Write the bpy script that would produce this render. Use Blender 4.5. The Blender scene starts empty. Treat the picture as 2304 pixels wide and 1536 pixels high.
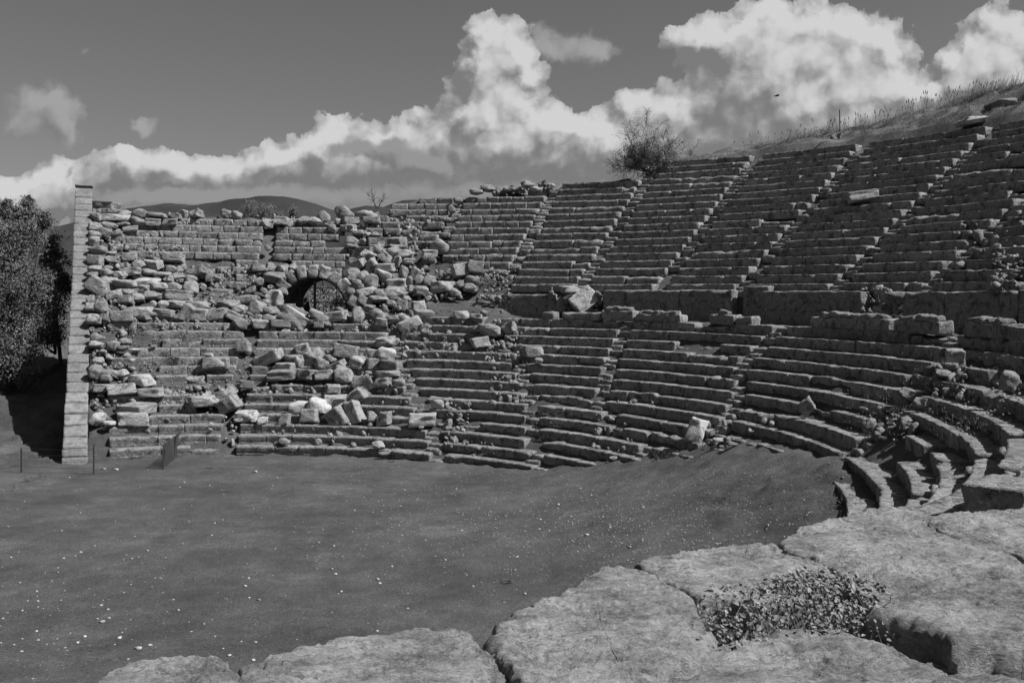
import bpy, math, random
import numpy as np
from mathutils import Matrix, Vector
D=bpy.data; SC=bpy.context.scene; COL=SC.collection
rad=math.radians
# ---------------------------------------------------------------- camera
FPX,TH,RO=2237.3,.0431,.0100           # focal length in photo pixels, pitch, roll
EYE=7.3282
cr,sr=math.cos(RO),math.sin(RO)
cam=D.cameras.new('camera'); camo=D.objects.new('camera',cam); COL.objects.link(camo)
cam.sensor_width=36; cam.lens=FPX/2304*36; cam.clip_end=30000; cam.clip_start=.05
Rv=Vector((1,0,0)); Uv=Vector((0,math.sin(TH),math.cos(TH))); Fv=Vector((0,math.cos(TH),-math.sin(TH)))
xa=Rv*cr+Uv*sr; ya=Uv*cr-Rv*sr; za=-Fv
camo.matrix_world=Matrix(((xa.x,ya.x,za.x,0),(xa.y,ya.y,za.y,0),(xa.z,ya.z,za.z,EYE),(0,0,0,1)))
SC.camera=camo
SC.view_settings.view_transform='Standard'; SC.view_settings.look='None'; SC.view_settings.gamma=1
SC.view_settings.exposure=0.5
# ---------------------------------------------------------------- sun
SUN_EL=50.0; SX,SY=.954,-.300
sl=D.lights.new('sun','SUN'); sl.energy=5.0; sl.angle=rad(.53); sl.color=(1,1,1)
so=D.objects.new('sun',sl); COL.objects.link(so)
sd=Vector((SX*math.cos(rad(SUN_EL)),SY*math.cos(rad(SUN_EL)),math.sin(rad(SUN_EL)))).normalized()
so.rotation_euler=sd.to_track_quat('Z','Y').to_euler(); so.location=(30,-10,40)
# ---------------------------------------------------------------- photo geometry helpers (used to place things at their real spots)
XC,YC,R0,DR,HR=-10.831,28.984,15.986,.6145,.42
RW,DU,Z0,HU=29.127,.6075,8.1481,.4418
def ray(px,py):
    x=(px-1152)/FPX; y=(768-py)/FPX; a=x*cr-y*sr; b=x*sr+y*cr
    return np.array([a, math.cos(TH)+b*math.sin(TH), -math.sin(TH)+b*math.cos(TH)])
def atz(px,py,z):
    r=ray(px,py); return r*((z-EYE)/r[2])+np.array([0,0,EYE])
def atY(px,py,Y):
    r=ray(px,py); return r*(Y/r[1])+np.array([0,0,EYE])
def proj(P):
    X,Y,Z=P[0],P[1],P[2]-EYE
    dep=Y*math.cos(TH)-Z*math.sin(TH); up=Z*math.cos(TH)+Y*math.sin(TH)
    a=FPX*X/dep;b=FPX*up/dep
    return 1152+a*cr+b*sr, 768-(b*cr-a*sr)
def ring(a,r,z): a=rad(a); return np.array([XC+r*math.sin(a),YC+r*math.cos(a),z])
def lerp(x,xs,ys): return np.interp(x,xs,ys)
# ---------------------------------------------------------------- sky
world=D.worlds.new('World'); SC.world=world; world.use_nodes=True
def sky():
    nt=world.node_tree; N=nt.nodes; L=nt.links; N.clear()
    def nd(t,**k):
        n=N.new(t)
        for a,b in k.items(): setattr(n,a,b)
        return n
    def put(s,v):
        if isinstance(v,(int,float,tuple)): s.default_value=v
        else: L.new(v,s)
    def M(op,a,b=None,c=None,clamp=False):
        n=nd('ShaderNodeMath',operation=op,use_clamp=clamp)
        for i,v in enumerate((a,b,c)):
            if v is not None: put(n.inputs[i],v)
        return n.outputs[0]
    def VM(op,a,b=None,c=None):
        n=nd('ShaderNodeVectorMath',operation=op)
        for i,v in enumerate((a,b,c)):
            if v is not None: put(n.inputs[i],v)
        return n.outputs['Value'] if op in('DOT_PRODUCT','LENGTH') else n.outputs['Vector']
    def smooth(x,a,b,lo=0.,hi=1.):
        n=nd('ShaderNodeMapRange',interpolation_type='SMOOTHSTEP')
        put(n.inputs[0],x); n.inputs[1].default_value=a; n.inputs[2].default_value=b; n.inputs[3].default_value=lo; n.inputs[4].default_value=hi
        return n.outputs[0]
    tc=nd('ShaderNodeTexCoord'); sp=nd('ShaderNodeSeparateXYZ'); L.new(tc.outputs['Generated'],sp.inputs[0])
    yy=M('MAXIMUM',sp.outputs[1],.05)
    u=M('DIVIDE',sp.outputs[0],yy); v=M('DIVIDE',sp.outputs[2],yy)
    cb=nd('ShaderNodeCombineXYZ'); L.new(u,cb.inputs[0]); L.new(v,cb.inputs[1]); P=cb.outputs[0]
    def noise(p,scale,detail,rough=.55):
        n=nd('ShaderNodeTexNoise',noise_dimensions='2D'); L.new(p,n.inputs['Vector'])
        n.inputs['Scale'].default_value=scale; n.inputs['Detail'].default_value=detail; n.inputs['Roughness'].default_value=rough
        return n
    def puff(p,scale,sm=.5):
        n=nd('ShaderNodeTexVoronoi',feature='SMOOTH_F1',voronoi_dimensions='2D'); L.new(p,n.inputs['Vector'])
        n.inputs['Scale'].default_value=scale; n.inputs['Smoothness'].default_value=sm
        return n.outputs['Distance']
    def field(p,blobs,wa,wob=.022):
        w=noise(p,22,4); o=VM('SUBTRACT',w.outputs['Color'],(.5,.5,.5)); q=VM('MULTIPLY_ADD',o,(wob,wob*.8,0),p)
        w2=noise(p,70,3); o2=VM('SUBTRACT',w2.outputs['Color'],(.5,.5,.5)); q=VM('MULTIPLY_ADD',o2,(.012,.012,0),q)
        acc=None
        for b in blobs:
            r=ray(b[0],b[1]); cu,cv=r[0]/r[1],r[2]/r[1]; iu,iv=FPX/b[2],FPX/b[3]
            g=b[4] if len(b)>4 else 1.
            e=VM('MULTIPLY_ADD',q,(iu,iv,0),(-cu*iu,-cv*iv,0)); d=VM('DOT_PRODUCT',e,e)
            t=M('POWER',.42,d)
            acc=M('MULTIPLY',t,g) if acc is None else M('MULTIPLY_ADD',t,g,acc)
        acc=M('MINIMUM',acc,1.9); gate=smooth(acc,.06,.20)
        f1=puff(q,34,.35); f2=puff(q,85,.3); n1=noise(q,60,7,.6).outputs['Fac']
        bil=M('ADD',M('MULTIPLY',M('SUBTRACT',.5,f1),.55*wa),M('MULTIPLY',M('SUBTRACT',.45,f2),.28*wa))
        bil=M('ADD',bil,M('MULTIPLY',M('SUBTRACT',n1,.5),.62*wa))
        shd=M('ADD',M('ADD',acc,M('MULTIPLY',M('SUBTRACT',.5,f1),.75)),M('ADD',M('MULTIPLY',M('SUBTRACT',.45,f2),.26),M('MULTIPLY',M('SUBTRACT',n1,.5),.12)))
        return M('MULTIPLY',M('ADD',acc,bil),gate),shd
    def layer(base,blobs,lo,hi,soft,wa=1.,k=1.6,mid=.55,thr=.42,dl=(.006,.013,0)):
        f,fs=field(P,blobs,wa); _,g=field(VM('ADD',P,dl),blobs,wa)
        al=smooth(f,thr,thr+soft)
        sh=M('MULTIPLY_ADD',M('SUBTRACT',fs,g),k,mid); sh=smooth(sh,-.05,1.05)
        tone=M('MULTIPLY_ADD',sh,hi-lo,lo)
        return over(base,al,tone)
    def over(base,al,tone):
        al=M('MULTIPLY',al,front)
        mx=nd('ShaderNodeMix',data_type='FLOAT'); L.new(al,mx.inputs[0]); L.new(base,mx.inputs[2]); L.new(tone,mx.inputs[3])
        return mx.outputs[0]
    front=M('GREATER_THAN',sp.outputs[1],.1)
    st=nd('ShaderNodeTexSky',sky_type='NISHITA'); st.sun_disc=False; st.sun_elevation=rad(SUN_EL); st.sun_rotation=math.atan2(SX,SY)
    st.air_density=1.; st.dust_density=1.5
    sc_=nd('ShaderNodeSeparateColor'); L.new(st.outputs[0],sc_.inputs[0])
    sk=M('MULTIPLY',M('MULTIPLY_ADD',sc_.outputs[0],.8,M('MULTIPLY',sc_.outputs[1],.2)),SKYMUL)
    thin=[(85,235,60,38),(140,262,42,45),(60,280,45,35,.8),(150,320,25,30,.7),(322,280,26,24,1.),(330,310,18,20,.7),(190,115,16,12,.62),(1290,112,70,34,.8),(1225,90,30,30,.8),(1350,120,40,24,.55)]
    gray=[(230,420,120,40),(420,425,170,42),(620,430,170,45),(800,420,150,50),(950,395,140,60),(1120,390,160,60),(1300,380,150,60),(1480,350,170,60),(1650,310,150,70),(1800,290,160,70),(1960,270,140,50),(1620,230,70,50,.7),(1240,330,90,50),(60,480,120,30,.8)]
    bright=[(1100,75,50,34),(1140,120,52,50),(1090,165,58,46),(1150,210,62,50),(1090,260,85,52),(1170,300,80,50),(1250,290,50,38),(1310,290,45,34),
      (1420,232,38,30),(1500,240,42,36),(1440,290,75,42),(1380,320,60,40),(1530,280,34,30),
      (765,278,42,26),(740,312,46,26),(690,335,44,24),(645,350,44,22,.7),(560,372,40,16,.4),(470,372,30,12,.4),(390,362,26,16,.6),(285,345,20,12,.7),(855,312,34,14),(950,250,22,14,.75),(905,285,50,20,.6),(900,320,40,16,.8),
      (1560,92,58,30),(1640,75,60,42),(1720,55,64,46),(1800,80,60,50),(1860,62,66,44),(1950,80,60,50),(1990,130,44,50),(1900,150,90,60),(1780,170,90,60),(1960,200,60,46),(1700,140,70,46),(1850,230,90,50),(2010,205,30,26),
      (2250,80,40,46),(2200,110,50,44),(2150,150,46,34),(2290,130,60,60),(2240,170,80,40),(2080,215,40,20),(2110,200,30,18),(2170,190,22,16),(1740,12,24,14),(2230,30,24,24),
      (140,385,34,22),(100,410,50,24),(40,425,46,22),(110,455,70,32),(20,455,40,26)]
    dark=[(895,350,46,28),(880,322,34,18,.8),(965,375,50,22,.8),(775,342,44,20),(800,330,30,16),(160,385,18,14,1.),(1060,395,90,28,.7),(700,425,120,18,.8),(450,440,150,14,.7)]
    c=layer(sk,thin,.20,.36,.75,.75,.7,.6,.28)
    bank=[(230,405,90,40),(290,360,40,22,.8),(330,395,90,38),(395,375,40,26,.8),(430,405,110,42),(550,400,110,42),(610,370,50,26,.8),(660,385,100,48),(770,365,90,50),(880,370,100,55),(980,340,80,60),(1050,330,80,80),(1120,230,75,110),(1140,130,50,60),(1150,350,110,80),(1270,350,100,60),(1380,350,100,55),(1490,330,90,60),(1600,310,110,70),(1620,220,70,40,.8),(1720,270,120,90),(1850,250,130,90),(1980,250,110,60),(2100,240,90,40),(2230,150,80,80),(2290,120,60,70),(1700,130,150,60),(1880,120,130,70),(70,450,110,45),(140,400,30,26,.8),(-20,430,70,36)]
    f,fs=field(P,bright+bank,1.05); _,g=field(VM('ADD',P,(.007,.014,0)),bright+bank,.9)
    fb,_b=field(P,bright,.9)
    al=smooth(f,.41,.54)
    bn=noise(P,14,3,.5).outputs['Fac']
    lum=M('ADD',smooth(fb,.35,1.9,.0,.50),M('MULTIPLY',M('SUBTRACT',fs,g),.75)); lum=M('ADD',M('MULTIPLY_ADD',M('SUBTRACT',bn,.5),.4,lum),.20)
    lum=smooth(lum,-.12,1.12)
    c=over(c,al,M('MULTIPLY_ADD',lum,.44,.20))
    c=layer(c,dark,.18,.30,.7,.8,.9,.55,.40)
    base_=[(300,450,220,22),(700,445,260,26),(1100,430,220,28),(1500,385,160,26,.8),(500,440,200,20)]
    c=layer(c,base_,.19,.30,1.1,.9,.5,.5,.30)
    rgb=nd('ShaderNodeCombineColor'); 
    for i in range(3): L.new(c,rgb.inputs[i])
    bg=nd('ShaderNodeBackground'); L.new(rgb.outputs[0],bg.inputs[0]); bg.inputs[1].default_value=.707      # keeps the sky's tone under the longer exposure
    out=nd('ShaderNodeOutputWorld'); L.new(bg.outputs[0],out.inputs[0])
SKYMUL=.072
sky()
world.cycles.sampling_method='MANUAL'; world.cycles.sample_map_resolution=512
SC.cycles.max_bounces=4; SC.cycles.diffuse_bounces=2; SC.cycles.use_denoising=True
# ---------------------------------------------------------------- noise
def _h(i,j,k,s):
    n=(i*374761393+j*668265263+k*1274126177+s*362437)&0x7fffffff
    n=((n^(n>>13))*1274126177)&0x7fffffff
    return ((n^(n>>16))&0xffff)/65535.
def vn(P,s=0):
    P=np.asarray(P,float); I=np.floor(P).astype(np.int64); f=P-I; f=f*f*(3-2*f); r=0
    for a in (0,1):
        for b in (0,1):
            for c in (0,1):
                w=(f[...,0] if a else 1-f[...,0])*(f[...,1] if b else 1-f[...,1])*(f[...,2] if c else 1-f[...,2])
                r=r+w*_h(I[...,0]+a,I[...,1]+b,I[...,2]+c,s)
    return r*2-1
def fbm(P,oct=4,s=0,g=.5):
    P=np.asarray(P,float); r=0; a=1
    for o in range(oct): r=r+a*vn(P*2**o,s+o*17); a*=g
    return r
def vec(P,s=0,oct=2): return np.stack([fbm(P,oct,s),fbm(P,oct,s+101),fbm(P,oct,s+202)],-1)
rng=np.random.default_rng(7); random.seed(7)
# ---------------------------------------------------------------- mesh helpers
def mesh(name,V,F,mat=None,smooth=True,tone=None):
    V=np.asarray(V,np.float32).reshape(-1,3)
    m=D.meshes.new(name); m.vertices.add(len(V)); m.vertices.foreach_set('co',V.ravel())
    fl=[np.asarray(f,np.int32) for f in (F if isinstance(F,list) else [F]) if len(f)]
    li=np.concatenate([f.ravel() for f in fl]); cnt=np.concatenate([np.full(len(f),f.shape[1]) for f in fl])
    m.loops.add(len(li)); m.loops.foreach_set('vertex_index',li)
    m.polygons.add(len(cnt)); m.polygons.foreach_set('loop_start',np.concatenate([[0],np.cumsum(cnt)[:-1]]).astype(np.int32))
    m.polygons.foreach_set('use_smooth',np.full(len(cnt),smooth))
    if mat: m.materials.append(mat)
    if tone is not None:
        at=m.attributes.new('tone','FLOAT','POINT'); at.data.foreach_set('value',np.asarray(tone,np.float32))
    m.update(calc_edges=True); m.validate(); return m
def tag(o,label=None,cat=None,group=None,kind=None):
    if label:o['label']=label
    if cat:o['category']=cat
    if group:o['group']=group
    if kind:o['kind']=kind
    return o
def link(name,m,parent=None,loc=None):
    o=D.objects.new(name,m); COL.objects.link(o)
    if parent: o.parent=parent
    if loc is not None:o.location=loc
    return o
def empty(name,loc,label,cat,group=None):
    o=link(name,None,None,loc); return tag(o,label,cat,group)
class Acc:
    def __init__(s): s.V=[];s.Q=[];s.T=[];s.n=0;s.t=[]
    def add(s,V,F,tone=0.):
        V=np.asarray(V,float).reshape(-1,3); F=np.asarray(F)
        if len(F):
            (s.Q if F.shape[1]==4 else s.T).append(F+s.n)
        s.V.append(V); s.n+=len(V); s.t.append(np.full(len(V),tone) if np.isscalar(tone) else tone)
    def mesh(s,name,mat,off=(0,0,0),smooth=True):
        F=[]
        if s.Q:F.append(np.concatenate(s.Q))
        if s.T:F.append(np.concatenate(s.T))
        return mesh(name,np.concatenate(s.V)-np.array(off),F,mat,smooth,np.concatenate(s.t))
_lat={}
def lattice(nx,ny,nz):
    k=(nx,ny,nz)
    if k in _lat:return _lat[k]
    idx={};pts=[]
    def g(i,j,l):
        q=(i,j,l)
        if q not in idx: idx[q]=len(pts); pts.append((i/nx,j/ny,l/nz))
        return idx[q]
    F=[]
    for i in range(nx):
        for j in range(ny):
            F.append((g(i,j,0),g(i,j+1,0),g(i+1,j+1,0),g(i+1,j,0)))
            F.append((g(i,j,nz),g(i+1,j,nz),g(i+1,j+1,nz),g(i,j+1,nz)))
    for i in range(nx):
        for l in range(nz):
            F.append((g(i,0,l),g(i+1,0,l),g(i+1,0,l+1),g(i,0,l+1)))
            F.append((g(i,ny,l),g(i,ny,l+1),g(i+1,ny,l+1),g(i+1,ny,l)))
    for j in range(ny):
        for l in range(nz):
            F.append((g(0,j,l),g(0,j,l+1),g(0,j+1,l+1),g(0,j+1,l)))
            F.append((g(nx,j,l),g(nx,j+1,l),g(nx,j+1,l+1),g(nx,j,l+1)))
    _lat[k]=(np.array(pts)-.5,np.array(F)); return _lat[k]
def rbox(size,seg,rr,ns=0,rrn=.6,nmin=2,chip=0.):
    """box of that size, centred, edges worn round by rr (varied by noise)"""
    size=np.array(size,float); n=[max(nmin,int(round(s/seg))) for s in size]
    P,F=lattice(*n)
    # crowd the lattice towards the edges so that worn edges stay crisp
    P=np.sign(P)*.5*(1-(1-np.abs(P)*2)**1.35)
    P=P*size; h=size/2
    w=rr*(1+rrn*vn(P*2.3+ns*7.7,5))+chip*np.clip(fbm(P*1.6+ns*3.1,3,6)-.35,0,1); w=np.clip(w,.005,h.min()*.95)[:,None]
    c=np.clip(P,-(h-w),h-w); d=P-c; l=np.linalg.norm(d,axis=1,keepdims=True); l[l==0]=1
    return c+d/l*np.minimum(w,np.linalg.norm(d,axis=1,keepdims=True)),F
def tube(path,radii,n=6):
    path=np.asarray(path,float); radii=np.broadcast_to(radii,(len(path),)); V=[];F=[]
    for i,p in enumerate(path):
        t=path[min(i+1,len(path)-1)]-path[max(i-1,0)]; t=t/(np.linalg.norm(t)+1e-9)
        a=np.cross(t,[0,0,1.] if abs(t[2])<.9 else [1.,0,0]); a/=np.linalg.norm(a); b=np.cross(t,a)
        for k in range(n):
            q=2*math.pi*k/n; V.append(p+radii[i]*(a*math.cos(q)+b*math.sin(q)))
    for i in range(len(path)-1):
        for k in range(n): F.append((i*n+k,i*n+(k+1)%n,(i+1)*n+(k+1)%n,(i+1)*n+k))
    return np.array(V),np.array(F)
# ---------------------------------------------------------------- materials
def material(name,build):
    m=D.materials.new(name); m.use_nodes=True; nt=m.node_tree; N=nt.nodes; L=nt.links
    b=N['Principled BSDF']; b.inputs['Roughness'].default_value=.92
    b.inputs['Specular IOR Level'].default_value=.25
    build(N,L,b); return m
def tex(N,L,kind,vecs,scale,detail=4,rough=.6,feature=None):
    n=N.new(kind); n.inputs['Scale'].default_value=scale; L.new(vecs,n.inputs['Vector'])
    if kind=='ShaderNodeTexNoise': n.inputs['Detail'].default_value=detail; n.inputs['Roughness'].default_value=rough
    if feature:n.feature=feature
    return n
def ramp(N,L,src,stops):
    r=N.new('ShaderNodeValToRGB'); L.new(src,r.inputs[0]); e=r.color_ramp.elements
    while len(e)<len(stops): e.new(.5)
    for q,(p,v) in zip(e,stops): q.position=p; q.color=(v,v,v,1)
    return r.outputs[0]
def mth(N,L,op,a,b,c=None,clamp=False):
    n=N.new('ShaderNodeMath'); n.operation=op; n.use_clamp=clamp
    for i,v in enumerate((a,b,c)):
        if v is None: continue
        if isinstance(v,(int,float)): n.inputs[i].default_value=v
        else: L.new(v,n.inputs[i])
    return n.outputs[0]
def stone(name,lo=.16,hi=.34,lich=.55,crust=.07,sc=1.,bump=.02,rand=True):
    def f(N,L,b):
        tc=N.new('ShaderNodeTexCoord'); oi=N.new('ShaderNodeObjectInfo')
        ad=N.new('ShaderNodeVectorMath'); ad.operation='MULTIPLY_ADD'; L.new(oi.outputs['Random'],ad.inputs[0]); ad.inputs[1].default_value=(37,53,71) if rand else (0,0,0); L.new(tc.outputs['Object'],ad.inputs[2]); P=ad.outputs[0]
        if rand:   # copies are scaled: bring the texture back to metres
            pass
        n1=tex(N,L,'ShaderNodeTexNoise',P,1.3*sc,6,.62); n2=tex(N,L,'ShaderNodeTexNoise',P,7*sc,6,.7); n3=tex(N,L,'ShaderNodeTexNoise',P,26*sc,4,.7)
        base=mth(N,L,'MULTIPLY_ADD',n2.outputs[0],.6,mth(N,L,'MULTIPLY',n1.outputs[0],.4))
        base=ramp(N,L,base,[(.34,lo),(.64,hi)])
        at=N.new('ShaderNodeAttribute'); at.attribute_name='tone'
        t=mth(N,L,'ADD',at.outputs['Fac'],mth(N,L,'MULTIPLY_ADD',oi.outputs['Random'],.5 if rand else .0,.75 if rand else 1.))
        base=mth(N,L,'MULTIPLY',base,t)
        # dark crust
        d1=tex(N,L,'ShaderNodeTexNoise',P,3.1*sc,5,.7); dk=ramp(N,L,d1.outputs[0],[(.50,0.),(.62,.85)])
        mx=N.new('ShaderNodeMix'); mx.data_type='FLOAT'; L.new(dk,mx.inputs[0]); L.new(base,mx.inputs[2]); mx.inputs[3].default_value=crust
        # pale lichen rosettes
        v=tex(N,L,'ShaderNodeTexNoise',P,12*sc,5,.75); lm=tex(N,L,'ShaderNodeTexNoise',P,1.9*sc,3,.5)
        li=mth(N,L,'MULTIPLY',ramp(N,L,v.outputs[0],[(.555,0.),(.60,1.)]),ramp(N,L,lm.outputs[0],[(.42,0.),(.6,.85)]))
        m2=N.new('ShaderNodeMix'); m2.data_type='FLOAT'; L.new(li,m2.inputs[0]); L.new(mx.outputs[0],m2.inputs[2]); m2.inputs[3].default_value=lich
        cc=N.new('ShaderNodeCombineColor'); 
        for i in range(3): L.new(m2.outputs[0],cc.inputs[i])
        L.new(cc.outputs[0],b.inputs['Base Color'])
        vo=tex(N,L,'ShaderNodeTexVoronoi',P,9*sc); 
        hsum=mth(N,L,'ADD',mth(N,L,'MULTIPLY',n2.outputs[0],1.),mth(N,L,'MULTIPLY',n3.outputs[0],.35)); hsum=mth(N,L,'ADD',hsum,mth(N,L,'MULTIPLY',vo.outputs['Distance'],-.25))
        bp=N.new('ShaderNodeBump'); bp.inputs['Strength'].default_value=1.; bp.inputs['Distance'].default_value=bump*4; L.new(hsum,bp.inputs['Height']); L.new(bp.outputs[0],b.inputs['Normal'])
    return material(name,f)
M_SEAT=stone('seat_stone',.12,.27,.40,.05,1.,.018,rand=False)
M_PALE=stone('pale_stone',.17,.31,.44,.08,1.,.018)
M_BRIGHT=stone('clean_stone',.31,.45,.5,.17,1.,.012)
M_WALL=stone('ashlar_stone',.105,.18,.27,.10,.8,.012,rand=False)
def _near(N,L,b):
    tc=N.new('ShaderNodeTexCoord'); P=tc.outputs['Object']
    st=N.new('ShaderNodeMapping'); st.inputs['Rotation'].default_value=(0,0,.5); st.inputs['Scale'].default_value=(.7,1.5,1.5); L.new(P,st.inputs[0]); Q=st.outputs[0]
    n1=tex(N,L,'ShaderNodeTexNoise',P,2.2,6,.6); n2=tex(N,L,'ShaderNodeTexNoise',Q,11,8,.72); n3=tex(N,L,'ShaderNodeTexNoise',Q,55,5,.75)
    s=mth(N,L,'ADD',mth(N,L,'MULTIPLY',n1.outputs[0],.45),mth(N,L,'MULTIPLY',n2.outputs[0],.35)); s=mth(N,L,'ADD',s,mth(N,L,'MULTIPLY',n3.outputs[0],.2))
    base=ramp(N,L,s,[(.41,.085),(.46,.17),(.52,.265),(.58,.37)])
    v=tex(N,L,'ShaderNodeTexNoise',P,30,6,.8); lm=tex(N,L,'ShaderNodeTexNoise',P,3.7,3,.5)
    li=mth(N,L,'MULTIPLY',ramp(N,L,v.outputs[0],[(.53,0.),(.60,1.)]),ramp(N,L,lm.outputs[0],[(.44,0.),(.6,.7)]))
    m2=N.new('ShaderNodeMix'); m2.data_type='FLOAT'; L.new(li,m2.inputs[0]); L.new(base,m2.inputs[2]); m2.inputs[3].default_value=.38
    dv=tex(N,L,'ShaderNodeTexNoise',P,17,5,.8); dm=ramp(N,L,dv.outputs[0],[(.57,0.),(.63,.8)])
    m3=N.new('ShaderNodeMix'); m3.data_type='FLOAT'; L.new(dm,m3.inputs[0]); L.new(m2.outputs[0],m3.inputs[2]); m3.inputs[3].default_value=.13
    # thin veins along fine cracks, coloured darker than the stone
    wv=N.new('ShaderNodeVectorMath'); wv.operation='MULTIPLY_ADD'; L.new(n2.outputs['Color'],wv.inputs[0]); wv.inputs[1].default_value=(.25,.25,.25); L.new(P,wv.inputs[2])
    cv=tex(N,L,'ShaderNodeTexVoronoi',wv.outputs[0],5.,feature='DISTANCE_TO_EDGE'); ck=ramp(N,L,cv.outputs['Distance'],[(.0,1.),(.018,0.)])
    cm=tex(N,L,'ShaderNodeTexNoise',P,4.1,2,.5); ck=mth(N,L,'MULTIPLY',ck,ramp(N,L,cm.outputs[0],[(.5,0.),(.58,1.)]))
    m4=N.new('ShaderNodeMix'); m4.data_type='FLOAT'; L.new(mth(N,L,'MULTIPLY',ck,.4),m4.inputs[0]); L.new(m3.outputs[0],m4.inputs[2]); m4.inputs[3].default_value=.07
    cc=N.new('ShaderNodeCombineColor')
    for i in range(3): L.new(m4.outputs[0],cc.inputs[i])
    L.new(cc.outputs[0],b.inputs['Base Color'])
    # flaking surface: shallow terraces with crisp broken edges
    t1=tex(N,L,'ShaderNodeTexNoise',Q,4.5,7,.62); q5=mth(N,L,'MULTIPLY',t1.outputs[0],9.); fr=mth(N,L,'FRACT',q5,0.); st_=mth(N,L,'ADD',mth(N,L,'FLOOR',q5,0.),ramp(N,L,fr,[(.78,0.),(1.,1.)]))
    h=mth(N,L,'ADD',mth(N,L,'MULTIPLY',n2.outputs[0],.8),mth(N,L,'MULTIPLY',n3.outputs[0],.45)); h=mth(N,L,'ADD',h,mth(N,L,'MULTIPLY',ck,-.15)); h=mth(N,L,'ADD',h,mth(N,L,'MULTIPLY',st_,.11))
    bp=N.new('ShaderNodeBump'); bp.inputs['Distance'].default_value=.045; bp.inputs['Strength'].default_value=1.; L.new(h,bp.inputs['Height']); L.new(bp.outputs[0],b.inputs['Normal'])
M_NEAR=material('weathered_stone',_near)
def plain(name,v,var=.3,sc=3.,rough=.9,trans=0):
    def f(N,L,b):
        tc=N.new('ShaderNodeTexCoord'); n=tex(N,L,'ShaderNodeTexNoise',tc.outputs['Object'],sc,5,.6)
        at=N.new('ShaderNodeAttribute'); at.attribute_name='tone'
        c=ramp(N,L,n.outputs[0],[(.3,v*(1-var)),(.7,v*(1+var))]); c=mth(N,L,'MULTIPLY',c,mth(N,L,'ADD',at.outputs['Fac'],1.))
        cc=N.new('ShaderNodeCombineColor')
        for i in range(3): L.new(c,cc.inputs[i])
        L.new(cc.outputs[0],b.inputs['Base Color']); b.inputs['Roughness'].default_value=rough
    return material(name,f)
M_LEAF=plain('leaves',.12,.45,1.2); M_LEAFP=plain('pale_leaves',.17,.4,2.); M_IVY=plain('ivy_leaves',.135,.45,9.,.6)
M_BARK=plain('bark',.08,.3,6.); M_DRY=plain('dry_grass_blades',.14,.4,4.); M_IRON=plain('dark_iron',.035,.3,8.,.6); M_PEB=plain('pebbles',.26,.4,20.)
M_TWIG=plain('twigs',.07,.3,5.); M_WHITE=plain('white_paint',.5,.1,3.)
def _ground(N,L,b):
    g=N.new('ShaderNodeNewGeometry'); P=g.outputs['Position']
    a=tex(N,L,'ShaderNodeTexNoise',P,.22,6,.62); c=tex(N,L,'ShaderNodeTexNoise',P,1.4,8,.72); d=tex(N,L,'ShaderNodeTexNoise',P,14,5,.75); e=tex(N,L,'ShaderNodeTexNoise',P,70,3,.7)
    s=mth(N,L,'ADD',mth(N,L,'MULTIPLY',a.outputs[0],.35),mth(N,L,'MULTIPLY',c.outputs[0],.3)); s=mth(N,L,'ADD',s,mth(N,L,'MULTIPLY',d.outputs[0],.22)); s=mth(N,L,'ADD',s,mth(N,L,'MULTIPLY',e.outputs[0],.13)); s=mth(N,L,'MULTIPLY_ADD',mth(N,L,'SUBTRACT',d.outputs[0],.5),.25,s); s=mth(N,L,'MULTIPLY_ADD',mth(N,L,'SUBTRACT',e.outputs[0],.5),.30,s)
    w0=tex(N,L,'ShaderNodeTexNoise',P,.6,7,.65); s=mth(N,L,'MULTIPLY_ADD',mth(N,L,'SUBTRACT',w0.outputs[0],.5),.22,s); col=ramp(N,L,s,[(.38,.034),(.47,.058),(.55,.082),(.64,.135)])
    # grit: tiny pale chips, thicker in patches
    v=tex(N,L,'ShaderNodeTexVoronoi',P,16); v.inputs['Randomness'].default_value=1.
    pm=tex(N,L,'ShaderNodeTexNoise',P,.5,4,.6); pz=tex(N,L,'ShaderNodeTexNoise',P,6,2,.6)
    sp=mth(N,L,'MULTIPLY',ramp(N,L,v.outputs['Distance'],[(.10,1.),(.17,0.)]),ramp(N,L,mth(N,L,'MULTIPLY_ADD',pz.outputs[0],.5,mth(N,L,'MULTIPLY',pm.outputs[0],.5)),[(.46,0.),(.55,.85)]))
    mx=N.new('ShaderNodeMix'); mx.data_type='FLOAT'; L.new(sp,mx.inputs[0]); L.new(col,mx.inputs[2]); mx.inputs[3].default_value=.28
    cc=N.new('ShaderNodeCombineColor')
    for i in range(3): L.new(mx.outputs[0],cc.inputs[i])
    sz=N.new('ShaderNodeSeparateXYZ'); L.new(P,sz.inputs[0]); up=mth(N,L,'MULTIPLY',mth(N,L,'SUBTRACT',sz.outputs[2],14.5),.5,clamp=True)
    gr=ramp(N,L,s,[(.38,.035),(.5,.09),(.6,.18)]); mh=N.new('ShaderNodeMix'); mh.data_type='FLOAT'; L.new(up,mh.inputs[0]); L.new(mx.outputs[0],mh.inputs[2]); L.new(gr,mh.inputs[3])
    for i in range(3): L.new(mh.outputs[0],cc.inputs[i])
    L.new(cc.outputs[0],b.inputs['Base Color'])
    h=mth(N,L,'ADD',mth(N,L,'MULTIPLY',d.outputs[0],1.),mth(N,L,'MULTIPLY',e.outputs[0],.4)); h=mth(N,L,'ADD',h,mth(N,L,'MULTIPLY',c.outputs[0],1.5))
    bp=N.new('ShaderNodeBump'); bp.inputs['Distance'].default_value=.05; bp.inputs['Strength'].default_value=.9; L.new(h,bp.inputs['Height']); L.new(bp.outputs[0],b.inputs['Normal'])
M_GROUND=material('earth_and_grass',_ground)
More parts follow.
